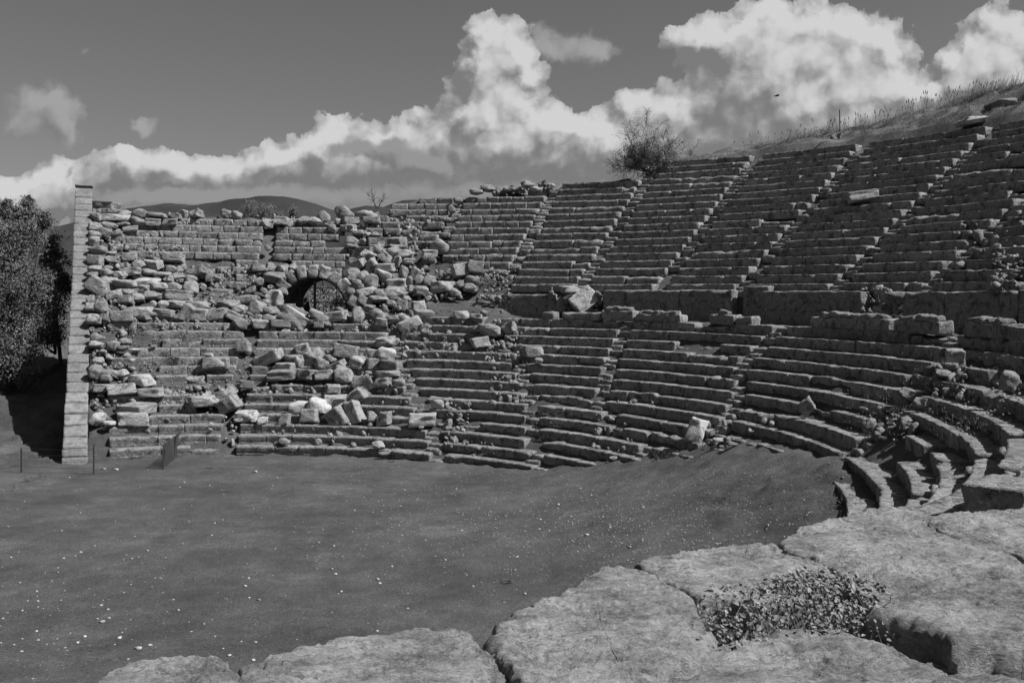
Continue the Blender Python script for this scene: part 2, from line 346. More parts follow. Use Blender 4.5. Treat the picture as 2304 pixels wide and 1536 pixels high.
def _mount(N,L,b):
    g=N.new('ShaderNodeNewGeometry'); P=g.outputs['Position']
    a=tex(N,L,'ShaderNodeTexNoise',P,.0016,8,.65); c=ramp(N,L,a.outputs[0],[(.35,.020),(.65,.036)])
    L.new(c,b.inputs['Base Color'])
M_MOUNT=material('forested_mountain',_mount)
# ---------------------------------------------------------------- terrain
AR=27.0     # half-way angle of the far retaining wall
def orch(X,Y):
    z=lerp(X,[-60,-12,-3,.8,2.6,4.9,6.5,7.5,8.8,9.5,12,40],[0,0,.05,.24,.64,1.2,1.72,2.15,2.60,2.72,2.85,2.85])
    return z
TOPJ=([-26,-12,1.2,3.5,5,7,10,12,20,21,29,30,39,95],[9.5,9.5,9.5,10,12,13,13,13,14,15,15.5,18,18,18])
RIDGE=([1400,1560,1640,1760,1850,1920,2000,2090,2150,2230,2304,2600],[388,357,345,318,298,290,272,240,228,205,182,60])
ARCH_A=-1.2
def terrain(a,r,X,Y):
    zo=orch(X,Y)+.03*fbm(np.stack([X,Y,X*0],-1)*.8,4,3)
    zl=HR*(r-R0)/DR-.42                       # under the lower rows
    z=np.maximum(zo,np.minimum(zl,6.25))
    walk=(r>R0+15*DR+.3)
    z=np.where(walk,np.maximum(zo,6.24),z)
    # upper cavea
    top=lerp(a,*TOPJ); rt=RW+DU*(top+1.3); zt=Z0+HU*(top+1.)
    zu=Z0+HU*(np.minimum(r,rt)-RW)/DU-.62
    ramp_=lerp(a,[-30,8,12,20,24],[1,1,1,.6,0])    # podium gone: rubble slope down to the walk
    zr=6.1+(r-25.6)*(7.6-6.1)/(28.9-25.6)
    z=np.where((r>25.6)&(r<28.9)&(ramp_>0),z+(np.maximum(zr,6.24)-6.24)*ramp_,z)
    z=np.where(r>=28.9,np.maximum(zu,7.0*ramp_+7.5*(1-ramp_)),z)
    # behind the top: hill at the right, steep drop at the left
    hill=lerp(a,[26,34,44],[0,1,1])
    hz=lerp(a,HILL_A,HILL_Z); t=np.clip((r-rt)/(46-rt),0,1)
    zh=(zt-.1)+(hz-zt+.1)*t**.8+np.clip(r-46,0,None)*(-.25)
    zd=np.maximum(zt-.4-(r-rt)*1.5,4.6)
    zb=zd*(1-hill)+np.maximum(zh,0)*hill
    z=np.where(r>rt,zb,z)
    # vaulted passage through the bank
    lat=np.abs(r*np.sin(np.radians(a-ARCH_A)))
    z=np.where((lat<2.15)&(r>26.6)&(r<60),np.minimum(z,5.75),z)
    # near wing: low ruined fill below the camera
    near=lerp(a,[120,130,185,200],[0,1,1,1])
    zn=np.where((r>27.2)&(a>144),5.38,np.minimum(HR*(r-R0)/DR-.45-np.clip((a-140)/6,0,1)*np.clip((r-20.5)/.6,0,1)*.9,4.35)); zn=np.maximum(zn,zo); zn=np.where(r>33,5.38+(r-33)*.3,zn); zn=np.minimum(zn,9)
    z=z*(1-near)+zn*near
    # outside the retaining wall
    lat2=(X+18.45)*(-.9274)+(Y-43.0)*(-.3741)      # metres outwards of the wall's inner face
    out=((lat2>.08)&(Y>42.6)&(X<-10)).astype(float)
    flat=((a<-20)|(a>190))&(Y<=42.6)
    z=np.where(flat,np.minimum(z,zo),z)
    z=np.where(out<1,np.where((a<-28.5)&(Y>42.6)&(lat2>.08),zo,z),z)
    P3=np.stack([X,Y,X*0],-1)
    # rocky bank to the left
    dl=(-18.8-(Y-43)*.40)-X                     # metres left of the wall's outer face
    bank=1/(1+np.exp(-(Y-50.5-.15*dl)*1.2))*1.9*(1+.25*fbm(P3*.35,3,9))+np.clip(Y-58,0,20)*.16
    zz=bank+.10*fbm(P3*.9,4,4)
    z=np.where(out>0,zz,z)
    far=np.clip((r-60)/60,0,1); z=z*(1-far)+np.where(hill>0,0,0)*far
    hl=hill*np.clip((r-rt)/1.0,0,1)*(r<60)
    amp=np.where(r<R0+.5,.012,np.where((a<15)|(a>88),.13,.08))
    return z+amp*fbm(P3*1.9,5,21)+hl*(.22*fbm(P3*.9,5,22,.6)-.45*np.clip(fbm(P3*.55+3,3,23)-.2,0,1)*(r<44.5))
HILL_A=[];HILL_Z=[]
for px,py in zip(*RIDGE):
    best=None
    for aa in np.arange(20,110,.25):
        P=ring(aa,46,0); rr_=ray(px,py)
        if P[1]<2: continue
        e=abs(P[0]/P[1]-rr_[0]/rr_[1])
        if best is None or e<best[0]: best=(e,aa,EYE+rr_[2]/rr_[1]*P[1])
    HILL_A.append(best[1]);HILL_Z.append(best[2])
def ground():
    rs=np.concatenate([np.arange(.01,12,.5),np.arange(12,47,.22),np.arange(47,80,1.5),np.geomspace(80,26000,26)])
    an=np.concatenate([np.arange(-40,100,.5),np.arange(100,320,1.5)])
    A,R=np.meshgrid(an,rs,indexing='ij'); X=XC+R*np.sin(np.radians(A)); Y=YC+R*np.cos(np.radians(A))
    A2=np.where(A>200,A-360,A)
    Z=terrain(A2,R,X,Y); V=np.stack([X,Y,Z],-1).reshape(-1,3); n,m=A.shape
    i=np.arange(n)[:,None]; j=np.arange(m-1)[None,:]; i2=(i+1)%n
    F=np.stack([i*m+j,i2*m+j,i2*m+j+1,i*m+j+1],-1).reshape(-1,4)
    o=link('ground',mesh('ground',V,F,M_GROUND)); tag(o,'earth and grass floor and slopes of the theatre',None,None,'structure')
ground()
def mountains():
    A=Acc()
    for dist,pts,seed in ((9000,[(-400,520),(60,505),(130,497),(165,489),(230,470),(290,459),(330,455),(360,452),(385,446),(415,447),(450,455),(520,470),(800,480),(880,450),(905,441),(935,440),(965,447),(1040,470),(1300,520)],3),
                          (6500,[(-400,560),(100,520),(200,495),(300,470),(380,457),(430,449),(480,441),(530,434),(560,430),(600,427),(640,429),(680,437),(720,450),(760,458),(790,455),(825,450),(870,452),(930,462),(1000,475),(1200,500),(1600,560)],8)):
        us=np.linspace(-400,1600,260); base=[];ys=np.interp(us,[p[0] for p in pts],[p[1] for p in pts])
        nv=40; V=np.zeros((len(us),nv,3))
        for i,(u,y) in enumerate(zip(us,ys)):
            top=atY(u,y,dist)
            for j in range(nv):
                t=j/(nv-1); Yd=dist-2600*(1-t)
                V[i,j]=(top[0]*Yd/dist*(1+.0*t),Yd,top[2]*t**1.25)
        nz=fbm(V*np.array([.0012,.0012,0])+seed,5,seed,.55)
        tt=np.linspace(0,1,nv)[None,:]
        V[...,2]+=nz*130*np.sin(np.pi*np.clip(tt,0,1))**.8*.9+fbm(V*np.array([.006,.004,0]),3,seed)*9
        n,m=len(us),nv; i=np.arange(n-1)[:,None]; j=np.arange(m-1)[None,:]
        F=np.stack([i*m+j,(i+1)*m+j,(i+1)*m+j+1,i*m+j+1],-1).reshape(-1,4)
        A.add(V.reshape(-1,3)-[0,0,40],F)
        # back slope
        B=V[:,-1,:].copy(); B2=B+np.array([0,1500,0]); B2[:,2]=-60
        VV=np.concatenate([B-[0,0,40],B2]); k=np.arange(n-1); A.add(VV,np.stack([k,k+1,k+1+n,k+n],-1))
    o=link('mountains',A.mesh('mountains',M_MOUNT)); tag(o,'dark forested mountain ridge on the skyline',None,None,'structure')
mountains()
# ---------------------------------------------------------------- seat blocks
def ringblock(acc,a0,rin,L,depth,ztop,h,rr=.035,amp=.03,seg=.13,tone=0.,nose=.0,tilt=0.,dr=0.):
    V,F=rbox((L,depth,h),seg,rr,ns=rng.random()*50,chip=.30)
    ns=V+rng.random(3)*40
    x=V[:,0];y=V[:,1]+depth/2+dr;z=V[:,2]-h/2
    # moulded seat: face set back under the nosing
    if nose: 
        fr=np.clip(1-(V[:,1]+depth/2)/.16,0,1); lo=np.clip((-z/h-.32)/.1,0,1); y=y+nose*fr*lo
    d=vec(ns*3.1,11,3)*amp; z=z+ztop+tilt*x
    a=np.radians(a0)+x/rin
    r=rin+y
    P=np.stack([XC+r*np.sin(a),YC+r*np.cos(a),z],-1)+d
    acc.add(P,F,tone)
LA=[[(0,-26.6),(15,-24.9)],
    [(0,-7.8),(15,-7.2)],
    [(1,27),(3,24),(4.5,21),(7,17),(10.5,12.7),(13,11),(15,10.5)],
    [(1,46),(3,41),(7,35),(11,28.7),(13,24.8),(15,22.5)],
    [(3,63),(4,60),(5,52.5),(7,46),(11,42.5),(15,40.5)],
    [(3,72),(5,69),(7,67.5),(9,65),(11.5,60.5),(15,60.5)],
    [(5,95),(7,91.5),(8.5,91.5),(12,88),(15,83)],
    [(0,119),(15,110)],[(0,146),(15,136)],[(0,168),(15,168)]]
def aisle(i,k):
    p=LA[i]; return float(np.interp(k,[q[0] for q in p],[q[1] for q in p]))
LOW_ABSENT={14:[(0,232)],13:[(0,296)],12:[(0,336)],11:[(0,290)],10:[(0,236)],9:[(0,366)],8:[(0,350),(515,560)],7:[(0,566)],6:[(0,236),(385,545)],5:[(285,340),(440,535)],4:[(200,330),(478,500)],3:[(0,232)]}
def low_ok(k,a):
    P=ring(a,R0+DR*k,HR*k); px,py=proj(P)
    for lo,hi in LOW_ABSENT.get(k,[]):
        if a<30 and lo<=px<hi: return False
    if a>121 and k>=14: return False
    if a>128 and k>=13: return False
    if a>137 and k>=11: return False
    if a>143 and k>=8: return False
    z0=orch(P[0],P[1])
    if z0>HR*k+.05: return False
    # slumped corner by the right-hand aisle
    if 93<a<103 and 7<=k<=9 and rng.random()<.6: return False
    return True
low_names=['at the far left beside the retaining wall','below the arched opening','in the middle left under the bare podium','in the middle of the curve','right of centre above the earth bank','at the right above the orchestra edge','curving round to the near side','on the near side below the big blocks','hidden under the near blocks']
groups_low='lower seating wedges'
def lower():
    for w in range(9):
        ac=.5*(aisle(w,8)+aisle(w+1,8))
        loc=ring(ac,R0,0); root=None
        for k in range(1,16):
            a0=aisle(w,k)+math.degrees(.40/(R0+DR*k)); a1=aisle(w+1,k)-math.degrees(.40/(R0+DR*k))
            if a1-a0<1: continue
            if w==7 and k>=12: a1=min(a1,135)
            acc=Acc(); runs=[]; r=R0+DR*k; a=a0; row_dr=rng.normal()*.02
            while a<a1-.3:
                L=rng.uniform(1.0,2.9) if ac>15 else rng.uniform(.9,2.3); da=math.degrees(L/r)
                if a+da>a1-math.degrees(.5/r): da=a1-a; L=math.radians(da)*r
                c=a+da/2
                if low_ok(k,c) and L>.1:
                    q=rng.random(); far=c<30
                    zt=HR*k+rng.normal()*.007; drr=row_dr+rng.normal()*.012; h=.46
                    near=c>75
                    kw=dict(rr=rng.uniform(.010,.028),amp=.017,seg=.12 if not near else .085,tone=rng.normal()*.07,nose=.07 if (far and k<9) or rng.random()<.25 else .02)
                    dmg=.05 if c<12 else .15
                    if q<dmg*.45: kw['rr']=.16; kw['amp']=.07; zt-=.06
                    elif q<dmg*.75: zt-=rng.uniform(.1,.22); drr+=rng.uniform(.0,.15); kw['rr']=.08; kw['amp']=.06
                    elif q<dmg*1.15: drr+=rng.uniform(.05,.2); kw['rr']=.1; kw['amp']=.06
                    ringblock(acc,c,r,L-.005,.78,zt,h,dr=drr,tilt=rng.normal()*.006,**kw)
                elif acc.n: runs.append(acc); acc=Acc()
                a+=da
            if acc.n: runs.append(acc)
            for acc in runs:
                if root is None: root=empty('lower_seating',loc,'lower wedge of curved stone seat rows '+low_names[w],'stone seating',groups_low)
                link('seat_row',acc.mesh('seat_row',M_SEAT,loc),root)
lower()
UA=[-24.3,-7.5,1.9,11.3,20.8,29.8,39.2,48.7,59.2,69.,79.,93.]
UP={ # px limits where seat blocks still stand, left part
 9:[(300,600),(640,770),(815,1020)],8:[(236,600),(612,770),(818,1020)],7:[(233,600),(612,773),(925,1010)],6:[(236,600),(612,745),(940,1000)],
 5:[(245,600),(615,775)],4:[(280,380),(370,600),(617,775)],3:[(365,412),(515,560),(640,765)],2:[(455,590),(668,760)],1:[(463,590)],0:[(512,575)],-1:[(490,538)],
 10:[(850,1020)],11:[(860,1015)],12:[(892,1035)],13:[(957,1035)]}
def up_ok(j,a):
    P=ring(a,RW+DU*j,Z0+HU*j); px,py=proj(P)
    if j>lerp(a,*TOPJ)+.2: return False
    if a<11.3: return any(lo<=px<=hi for lo,hi in UP.get(j,[]))
    if a<20.8 and j<2: return False
    if a<20.8 and j<4 and px<1020+ (4-j)*15: return False
    return True
up_names=['at the far left above the rubble slope','directly above the arched opening','left of the first surviving stairway behind the boulders','with collapsed foot above the podium','above the long low podium slab','left of the tall podium panels','above the tall podium panels','right of the tall podium panels','reaching the grassy hilltop at the right','at the right edge of the view','beyond the right edge of the view']
def upper():
    for w in range(11):
        ac=.5*(UA[w]+UA[w+1]); loc=ring(ac,RW,Z0-1.8); root=None
        for j in range(-1,19):
            if j<0 and ac>22: continue
            r=RW+DU*j; a0=UA[w]+math.degrees(.40/r); a1=UA[w+1]-math.degrees(.40/r); acc=Acc(); runs=[]; a=a0
            while a<a1-.2:
                L=rng.uniform(.7,1.4) if ac<22 else rng.uniform(1.4,3.4); da=math.degrees(L/r)
                if a+da>a1-math.degrees(.5/r): da=a1-a; L=math.radians(da)*r
                c=a+da/2
                if up_ok(j,c) and L>.1:
                    q=rng.random(); zt=Z0+HU*j+rng.normal()*.008; drr=rng.normal()*.014
                    kw=dict(rr=rng.uniform(.010,.028),amp=.017,seg=.15,tone=rng.normal()*.07,nose=.05 if rng.random()<.4 else .0)
                    dmg=.16 if c<22 else .09
                    if c>65: dmg=.24
                    if q<dmg*.4: kw['rr']=.15; kw['amp']=.07; zt-=.05
                    elif q<dmg*.7: zt-=rng.uniform(.08,.2); drr+=.1; kw['rr']=.08;kw['amp']=.06
                    elif q<dmg and c>12: drr+=rng.uniform(.05,.2); kw['rr']=.1; kw['amp']=.06
                    ringblock(acc,c,r,L-.005,.72,zt,.47,dr=drr,tilt=rng.normal()*.008,**kw)
                elif acc.n: runs.append(acc); acc=Acc()
                a+=da
            if acc.n: runs.append(acc)
            for acc in runs:
                if root is None: root=empty('upper_seating',loc,'upper wedge of curved stone seat rows '+up_names[w],'stone seating','upper seating wedges')
                link('seat_row',acc.mesh('seat_row',M_SEAT,loc),root)
upper()
# stairways
def stairs():
    def flight(items,loc,label,grp):
        if not items: return
        root=empty('stone_stairway',loc,label,'stairway',grp)
        for (a,r,zt,h,dr_,L) in items:
            acc=Acc(); ringblock(acc,a+rng.normal()*.1,r,L,.5,zt,h,rr=.05,amp=.045,seg=.13,dr=dr_,tone=rng.normal()*.1)
            link('step',acc.mesh('step',M_SEAT,loc),root)
    for i in range(2,9):
        it=[]
        for k in range(1,16):
            a=aisle(i,k); r=R0+DR*k
            if not low_ok(k,a) or (a>130): continue
            P=ring(a,r,0)
            for (zt,dr_) in ((HR*k-.07,.10),(HR*k-HR/2-.05,-.20)):
                if rng.random()<.25: continue
                if orch(P[0],P[1])>zt: continue
                it.append((a,r,zt-rng.random()*.03,.34,dr_+rng.random()*.05,.76))
        nm=['left of the lower seats, beside the squared pile','in the lower seats, second from the left','in the lower seats, third from the left','in the lower seats, below the set back podium slab','in the lower seats, ending at the sunken corner','in the lower seats on the near right side','in the lower seats below the near blocks'][i-2]
        flight(it,ring(aisle(i,8),R0,0),'worn narrow stone stairway '+nm,'lower stairways')
    for w in range(2,10):
        it=[]
        for j in range(0,19):
            a=UA[w]; r=RW+DU*j
            if j>lerp(a,*TOPJ)-.5 : continue
            if a<12 and j<8: continue
            if a<21 and j<3: continue
            for (zt,dr_) in ((Z0+HU*j-.10,.12),(Z0+HU*j-HU/2-.07,-.19)):
                if rng.random()<.3: continue
                it.append((a,r,zt-rng.random()*.04,.36,dr_+rng.random()*.08,.74))
        flight(it,ring(UA[w],RW,Z0),'worn narrow stone stairway in the upper seats, %s from the left'%['first','second','third','fourth','fifth','sixth','seventh','eighth'][w-2],'upper stairways')
stairs()
# ---------------------------------------------------------------- podium wall of tall slabs behind the walk
def podium():
    segs=[(962,1118,678,.0),(1118,1250,662,.0),(1355,1528,653,.0),(1528,1646,652,.0),(1660,1720,643,.35),(1712,1935,655,.05),(2030,2125,657,.0),(2125,2290,655,.0),(2290,2420,652,0),(2420,2600,652,0)]
    labs=['lowest slab with broken left end','slab beside the gap with the leaning block','long slab with a slanting stain','slab with a bright lit right end','set back dark slab in the recess','wide panel with chipped top edge','slab with rounded top corner','long slab with a pale rim','slab at the right edge of the view','slab beyond the right edge of the view']
    rp=28.35
    for (x0,x1,yt,set_),lb in zip(segs,labs):
        ang=[]
        for x in (x0,x1):
            b=min(((abs(proj(ring(a,rp,7.5))[0]-x),a) for a in np.arange(0,110,.05))); ang.append(b[1])
        c=.5*(ang[0]+ang[1]); L=math.radians(ang[1]-ang[0])*rp; Pm=ring(c,rp,0)
        zt=atY(.5*(x0+x1),yt,Pm[1])[2]
        acc=Acc(); ringblock(acc,c,rp,L-.03,.55,zt,zt-6.1,rr=.05,amp=.035,seg=.14,tone=rng.normal()*.05-.08,dr=set_)
        loc=ring(c,rp,6.2); tag(link('podium_slab',acc.mesh('podium_slab',M_SEAT,loc),None,loc),'upright podium slab: '+lb,'podium slab','podium slabs along the walkway')
    # block course along the edge of the walk
    segs=[(1218,1246,.36,0),(1262,1350,.36,0),(1353,1426,.50,1),(1428,1532,.36,1),(1594,1650,.40,1),(1650,1690,.34,0),(1823,1998,.42,1),(2004,2110,.40,1),(2166,2262,.42,1),(2264,2304,.36,0),(2310,2420,.4,0)]
    for n,(x0,x1,h,cap) in enumerate(segs):
        ang=[]
        for x in (x0,x1):
            b=min(((abs(proj(ring(a,25.25,6.4))[0]-x),a) for a in np.arange(0,110,.05))); ang.append(b[1])
        c=.5*(ang[0]+ang[1]); L=math.radians(ang[1]-ang[0])*25.25; loc=ring(c,25.25,6.3)
        acc=Acc(); ringblock(acc,c,25.25,L-.02,.62,6.3+h,h+.04,rr=.05,amp=.04,seg=.1,tone=rng.normal()*.08)
        lb='walkway edge block, '+['short one standing alone','long plain one','raised one with two joined stones','long one with a lit right end','squat one','wedge shaped one','long one with rubble on top','low rounded one','one topped with broken stone','one next to the right edge','one beyond the right edge'][n]
        o=link('walkway_block',acc.mesh('walkway_block',M_SEAT,loc),None,loc); tag(o,lb,'stone block','blocks along the walkway edge')
        if cap:
            for q in range(2 if L>1.8 else 1):
                aa=c+(q-.5)*math.degrees(L*.4/25.25) if L>1.8 else c+rng.normal()*.2
                acc=Acc(); l2=L*rng.uniform(.35,.5); ringblock(acc,aa,25.3,l2,.45,6.3+h+rng.uniform(.14,.22),.26,rr=.11,amp=.07,seg=.09,tone=rng.normal()*.08)
                lo2=ring(aa,25.3,6.3+h); tag(link('broken_cap_stone',acc.mesh('broken_cap_stone',M_SEAT,lo2),None,lo2),'flat stone on the '+lb.split(', ')[1]+(' (left piece)' if q==0 else ' (right piece)'),'stone','cap stones on the walkway blocks')
podium()
# ---------------------------------------------------------------- retaining wall end
def retaining():
    P0=np.array([-18.45,43.0]); P1=np.array([-26.6,63.2]); d=(P1-P0)/np.linalg.norm(P1-P0); nrm=np.array([-d[1],d[0]])   # nrm points left/outwards
    root=empty('retaining_wall',(P0[0],P0[1],0),'tall stepped ashlar retaining wall seen end on beside the dark tree','wall')
    acc=Acc(); th=.98
    z=-.3; course=[.55,.34]+[.42]*14+[.62]+[.44]*15; tot=0
    def setback(z):
        return lerp(z,[0,.7,3.,6.2,6.4,7.6,14.0,15],[0,.4,4.9,9.8,10.1,13.0,20.8,21.2])
    off=0
    for i,h in enumerate(course):
        zt=z+h
        if zt>14.0: h=14.0-z; zt=14.0
        s0=setback(max(0,z)) ; L=min(1.5+ (21.8-s0),21.8-s0)
        if i<2: s0-=.10-.05*i
        # front stone plus the rest of the course behind it
        ln=1.3; n=0; s=s0
        wid=th+(.07 if i==0 else .03 if i==1 else rng.normal()*.015)
        while s<21.6:
            l=min(rng.uniform(.9,1.5),21.8-s)
            V,F=rbox((wid,l-.004,h-.004),.12,.010,ns=rng.random()*50,chip=.16)
            V=V+vec((V+rng.random(3)*50)*2.5,5,2)*.022
            y=V[:,1]+l/2+s; x=V[:,0]
            if n==0: y=y+(V[:,2]/h+.5)*(setback(zt)-setback(z))*.93*np.clip(.5-V[:,1]/l,0,1)
            W=np.stack([P0[0]+d[0]*y+nrm[0]*(x+th/2),P0[1]+d[1]*y+nrm[1]*(x+th/2),V[:,2]+z+h/2],-1)
            acc.add(W,F,rng.normal()*.10+.12+(.2 if (n==0 and 2<=i<=6) else 0)); s+=l; n+=1
        z=zt
        if zt>=14: break
    link('stone_courses',acc.mesh('stone_courses',M_WALL,(P0[0],P0[1],0)),root)
    acc=Acc(); V,F=rbox((1.03,1.25,.13),.12,.03); V=V+vec((V+3)*2.5,5,2)*.01; y=V[:,1]+21.32; x=V[:,0]
    acc.add(np.stack([P0[0]+d[0]*y+nrm[0]*(x+th/2),P0[1]+d[1]*y+nrm[1]*(x+th/2),V[:,2]+14.07],-1),F,.3)
    link('coping_slab',acc.mesh('coping_slab',M_WALL,(P0[0],P0[1],0)),root)
retaining()
# ---------------------------------------------------------------- vaulted opening
def vault():
    c=ring(ARCH_A,28.0,6.55); ca=rad(ARCH_A); out=np.array([math.sin(ca),math.cos(ca),0]); side=np.array([math.cos(ca),-math.sin(ca),0])
    root=empty('vaulted_opening',tuple(c),'round arched opening of rough stones closed by an iron grille','arch')
    def tr(x,y,z): return c+np.outer(x,side)+np.outer(y,out)+np.outer(z,[0,0,1])
    ri,ro_=1.90,2.30
    # vault shell
    n=24;m=12;V=[];F=[]
    prof=[(ri*math.cos(t),ri*math.sin(t)) for t in np.linspace(0,math.pi,n)]; prof=[(ri,-1.4)]+prof+[(-ri,-1.4)]
    pro2=[(ro_*math.cos(t),ro_*math.sin(t)) for t in np.linspace(0,math.pi,n)]; pro2=[(ro_,-1.2)]+pro2+[(-ro_,-1.2)]
    npf=len(prof); acc=Acc()
    for pr,fl in ((prof,0),(pro2,1)):
        for yy in np.linspace(.5,6.4,m):
            for (x,z) in pr: V.append((x,yy,z))
    V=np.array(V); V[:,:3]+=vec(V*1.5,4,3)*.06
    for L_ in range(2):
        for q in range(m-1):
            for s in range(npf-1):
                b=L_*m*npf+q*npf+s; f=(b,b+1,b+npf+1,b+npf); F.append(f if L_ else f[::-1])
    for q in (0,m-1):
        for s in range(npf-1):
            b=q*npf+s; b2=b+m*npf; F.append((b,b+1,b2+1,b2))
    acc.add(tr(V[:,0],V[:,1],V[:,2]),np.array(F)); link('vault',acc.mesh('vault',M_SEAT,c),root)
    # voussoirs
    for t in np.arange(8,173,16.5):
        if t<20: continue
        acc=Acc(); V,F=rbox((.60+rng.random()*.14,.55,.50),.1,.05,ns=rng.random()*9); V=V+vec((V+rng.random(3)*30)*3,5,2)*.06
        T=rad(t); rr_=2.24; x=rr_*math.cos(T)+V[:,0]*math.cos(T)-V[:,2]*math.sin(T); z=rr_*math.sin(T)+V[:,0]*math.sin(T)+V[:,2]*math.cos(T)
        acc.add(tr(x,V[:,1]+.25+rng.normal()*.04,z),F,rng.normal()*.1+.1); link('voussoir',acc.mesh('voussoir',M_PALE,c),root)
    # grille
    g=empty('iron_grille',tuple(tr(np.array([0.]),np.array([.9]),np.array([-.6]))[0]),'dark iron grille with thick central bar standing in the arched opening','grille')
    o=np.array(g.location)
    def bar(p,q,r,nm):
        P=tr(np.array([p[0],q[0]]),np.array([.55,.55]),np.array([p[1],q[1]]))-o; V,F=tube(P,r,5); link(nm,mesh(nm,V,F,M_IRON),g)
    bar((0,-.9),(0,1.86),.085,'post')
    for x in (-.85,.46,1.25): bar((x+.05,-.8),(x,math.sqrt(max(.1,1.86**2-x*x))),.022,'upright_bar')
    for z in (.45,1.28): bar((-1.75 if z<1 else -1.3,z),(1.8 if z<1 else 1.6,z-.02),.022,'cross_bar')
    P=np.array([(1.84*math.cos(t),.52,1.84*math.sin(t)) for t in np.linspace(.05,math.pi-.05,24)]); V,F=tube(tr(P[:,0],P[:,1],P[:,2])-o,.05,5); link('arched_frame',mesh('arched_frame',V,F,M_IRON),g)
vault()
# ---------------------------------------------------------------- fallen stones
BLK=[];BLD=[]
for s in range(9):
    V,F=rbox((1,1,1),.115,.05+.02*(s%3),ns=s*3.); sh=rng.normal(size=(3,3))*.06; V=V@(np.eye(3)+sh)
    if s%3==1:  # a broken corner
        nn=np.array([rng.choice([-1,1])*.7,-.6,.6]); dd=V@nn; V=V-np.outer(np.clip(dd-.52,0,None),nn)/(nn@nn)
    V=V+vec((V+s*9)*2.6,4,3)*.045; BLK.append((V,F))
for s in range(9):
    V,F=rbox((1,1,1),.115,.22+.05*(s%3),ns=s*3.)
    for q in range(7):
        nn=rng.normal(size=3); nn/=np.linalg.norm(nn); dd=V@nn; V=V-np.outer(np.clip(dd-rng.uniform(.36,.5),0,None),nn)
    V=V*1.1+vec((V+s*9+50)*2.1,4,4)*.09; BLD.append((V,F))
MB={}
def slope_hit(px,py):
    """where that line of sight meets the slope of the seats"""
    r=ray(px,py); prev=None
    for Y in np.arange(8,90,.1):
        P=r*(Y/r[1])+np.array([0,0,EYE]); rr_=math.hypot(P[0]-XC,P[1]-YC)
        if rr_<R0: 
            if P[2]<orch(P[0],P[1]): return P
            continue
        a=math.degrees(math.atan2(P[0]-XC,P[1]-YC))
        if a>106 or a<-40: continue
        z=HR*(rr_-R0)/DR+.12 if rr_<25.2 else (np.interp(rr_,[25.2,28.9],[6.35,8.0]) if a<22 else (6.35 if rr_<28.2 else 8.2)) if rr_<28.9 else Z0+HU*(rr_-RW)/DU+.1
        z=max(z,orch(P[0],P[1]))
        tj=float(lerp(a,*TOPJ)); rt=RW+DU*(tj+1.)
        if rr_>rt+.1:
            if a<34: return np.array([P[0],P[1],min(P[2],Z0+HU*tj+.30)])
            z=float(terrain(np.array([a]),np.array([rr_]),np.array([P[0]]),np.array([P[1]]))[0])+.05
        if P[2]<z: return P
        if rr_>48: break
    return r*(60/r[1])+np.array([0,0,EYE])
O=5.12
RUB=[]   # (px,py,w,h,tilt,kind)
def crop(ox,oy,txt):
    for e in txt.split(';'):
        t=e.strip().split(',')
        if len(t)<5: continue
        x,y,w,h=[float(v) for v in t[:4]]; ti=float(t[4]); kd=t[5]
        RUB.append((ox+x/O,oy+y/O,w/O,h/O,ti,kd))
crop(190,440,'245,115,280,75,0,b;190,185,80,60,0,r;300,185,180,80,5,r;480,200,150,60,0,r;650,205,190,95,0,r;840,230,210,65,3,r;140,255,120,100,0,r;340,255,330,80,0,b;625,300,170,80,0,r;790,305,160,75,0,b;985,305,170,75,0,b;1060,240,100,60,0,b;1155,215,90,90,20,r;1285,215,180,100,0,r;140,360,150,100,0,r;300,345,150,60,15,r;450,335,140,50,-10,r;520,390,180,60,0,b;250,430,140,110,0,r;120,450,130,80,0,r;370,435,100,60,0,r;120,530,120,110,0,r;160,640,180,90,-10,r;320,665,120,40,0,r;520,710,160,95,0,b;310,735,180,70,5,w;130,750,165,110,0,b;635,795,130,90,0,r;800,790,170,90,0,b;665,740,90,30,0,r;800,725,140,40,0,r;1030,725,220,105,-3,b;130,850,150,80,0,r;250,880,150,80,0,r;275,835,110,50,0,r;420,915,150,80,0,r;540,870,240,90,0,r;750,885,150,70,10,r;900,910,160,60,0,r;1000,855,90,100,30,r;1090,860,70,90,0,r;1285,885,230,110,-10,r;1075,930,160,70,0,r;100,925,130,80,0,r;960,965,130,80,0,r;1100,980,100,40,0,r;1230,970,140,100,0,w;680,985,320,70,-12,W;290,990,160,90,0,w;220,950,90,50,0,r;180,1060,270,170,38,b;450,1040,260,90,0,r;680,1070,190,110,-15,r;860,1055,190,110,0,r;1040,1050,170,90,0,r;1240,1075,150,150,20,r;340,1140,160,90,-15,b;490,1110,170,70,0,b;800,1150,220,90,0,r;620,1180,130,100,0,r;480,1200,150,90,0,b;1090,1145,250,110,0,b;70,1190,80,90,0,r;940,1150,80,60,0,r;90,1280,120,90,0,r;210,1290,140,120,20,r;800,1250,90,70,0,w;910,1260,130,90,0,r;1090,1250,240,80,0,b;1310,1260,220,90,0,b;1190,1350,150,170,30,b;1330,1370,170,130,0,b;1520,1370,200,130,0,b;920,1350,200,80,0,b;1080,1400,140,70,0,r;430,1400,240,130,0,b;640,1340,330,110,0,b;130,1420,160,110,0,r;250,1420,120,120,0,r;700,1410,140,80,0,r')
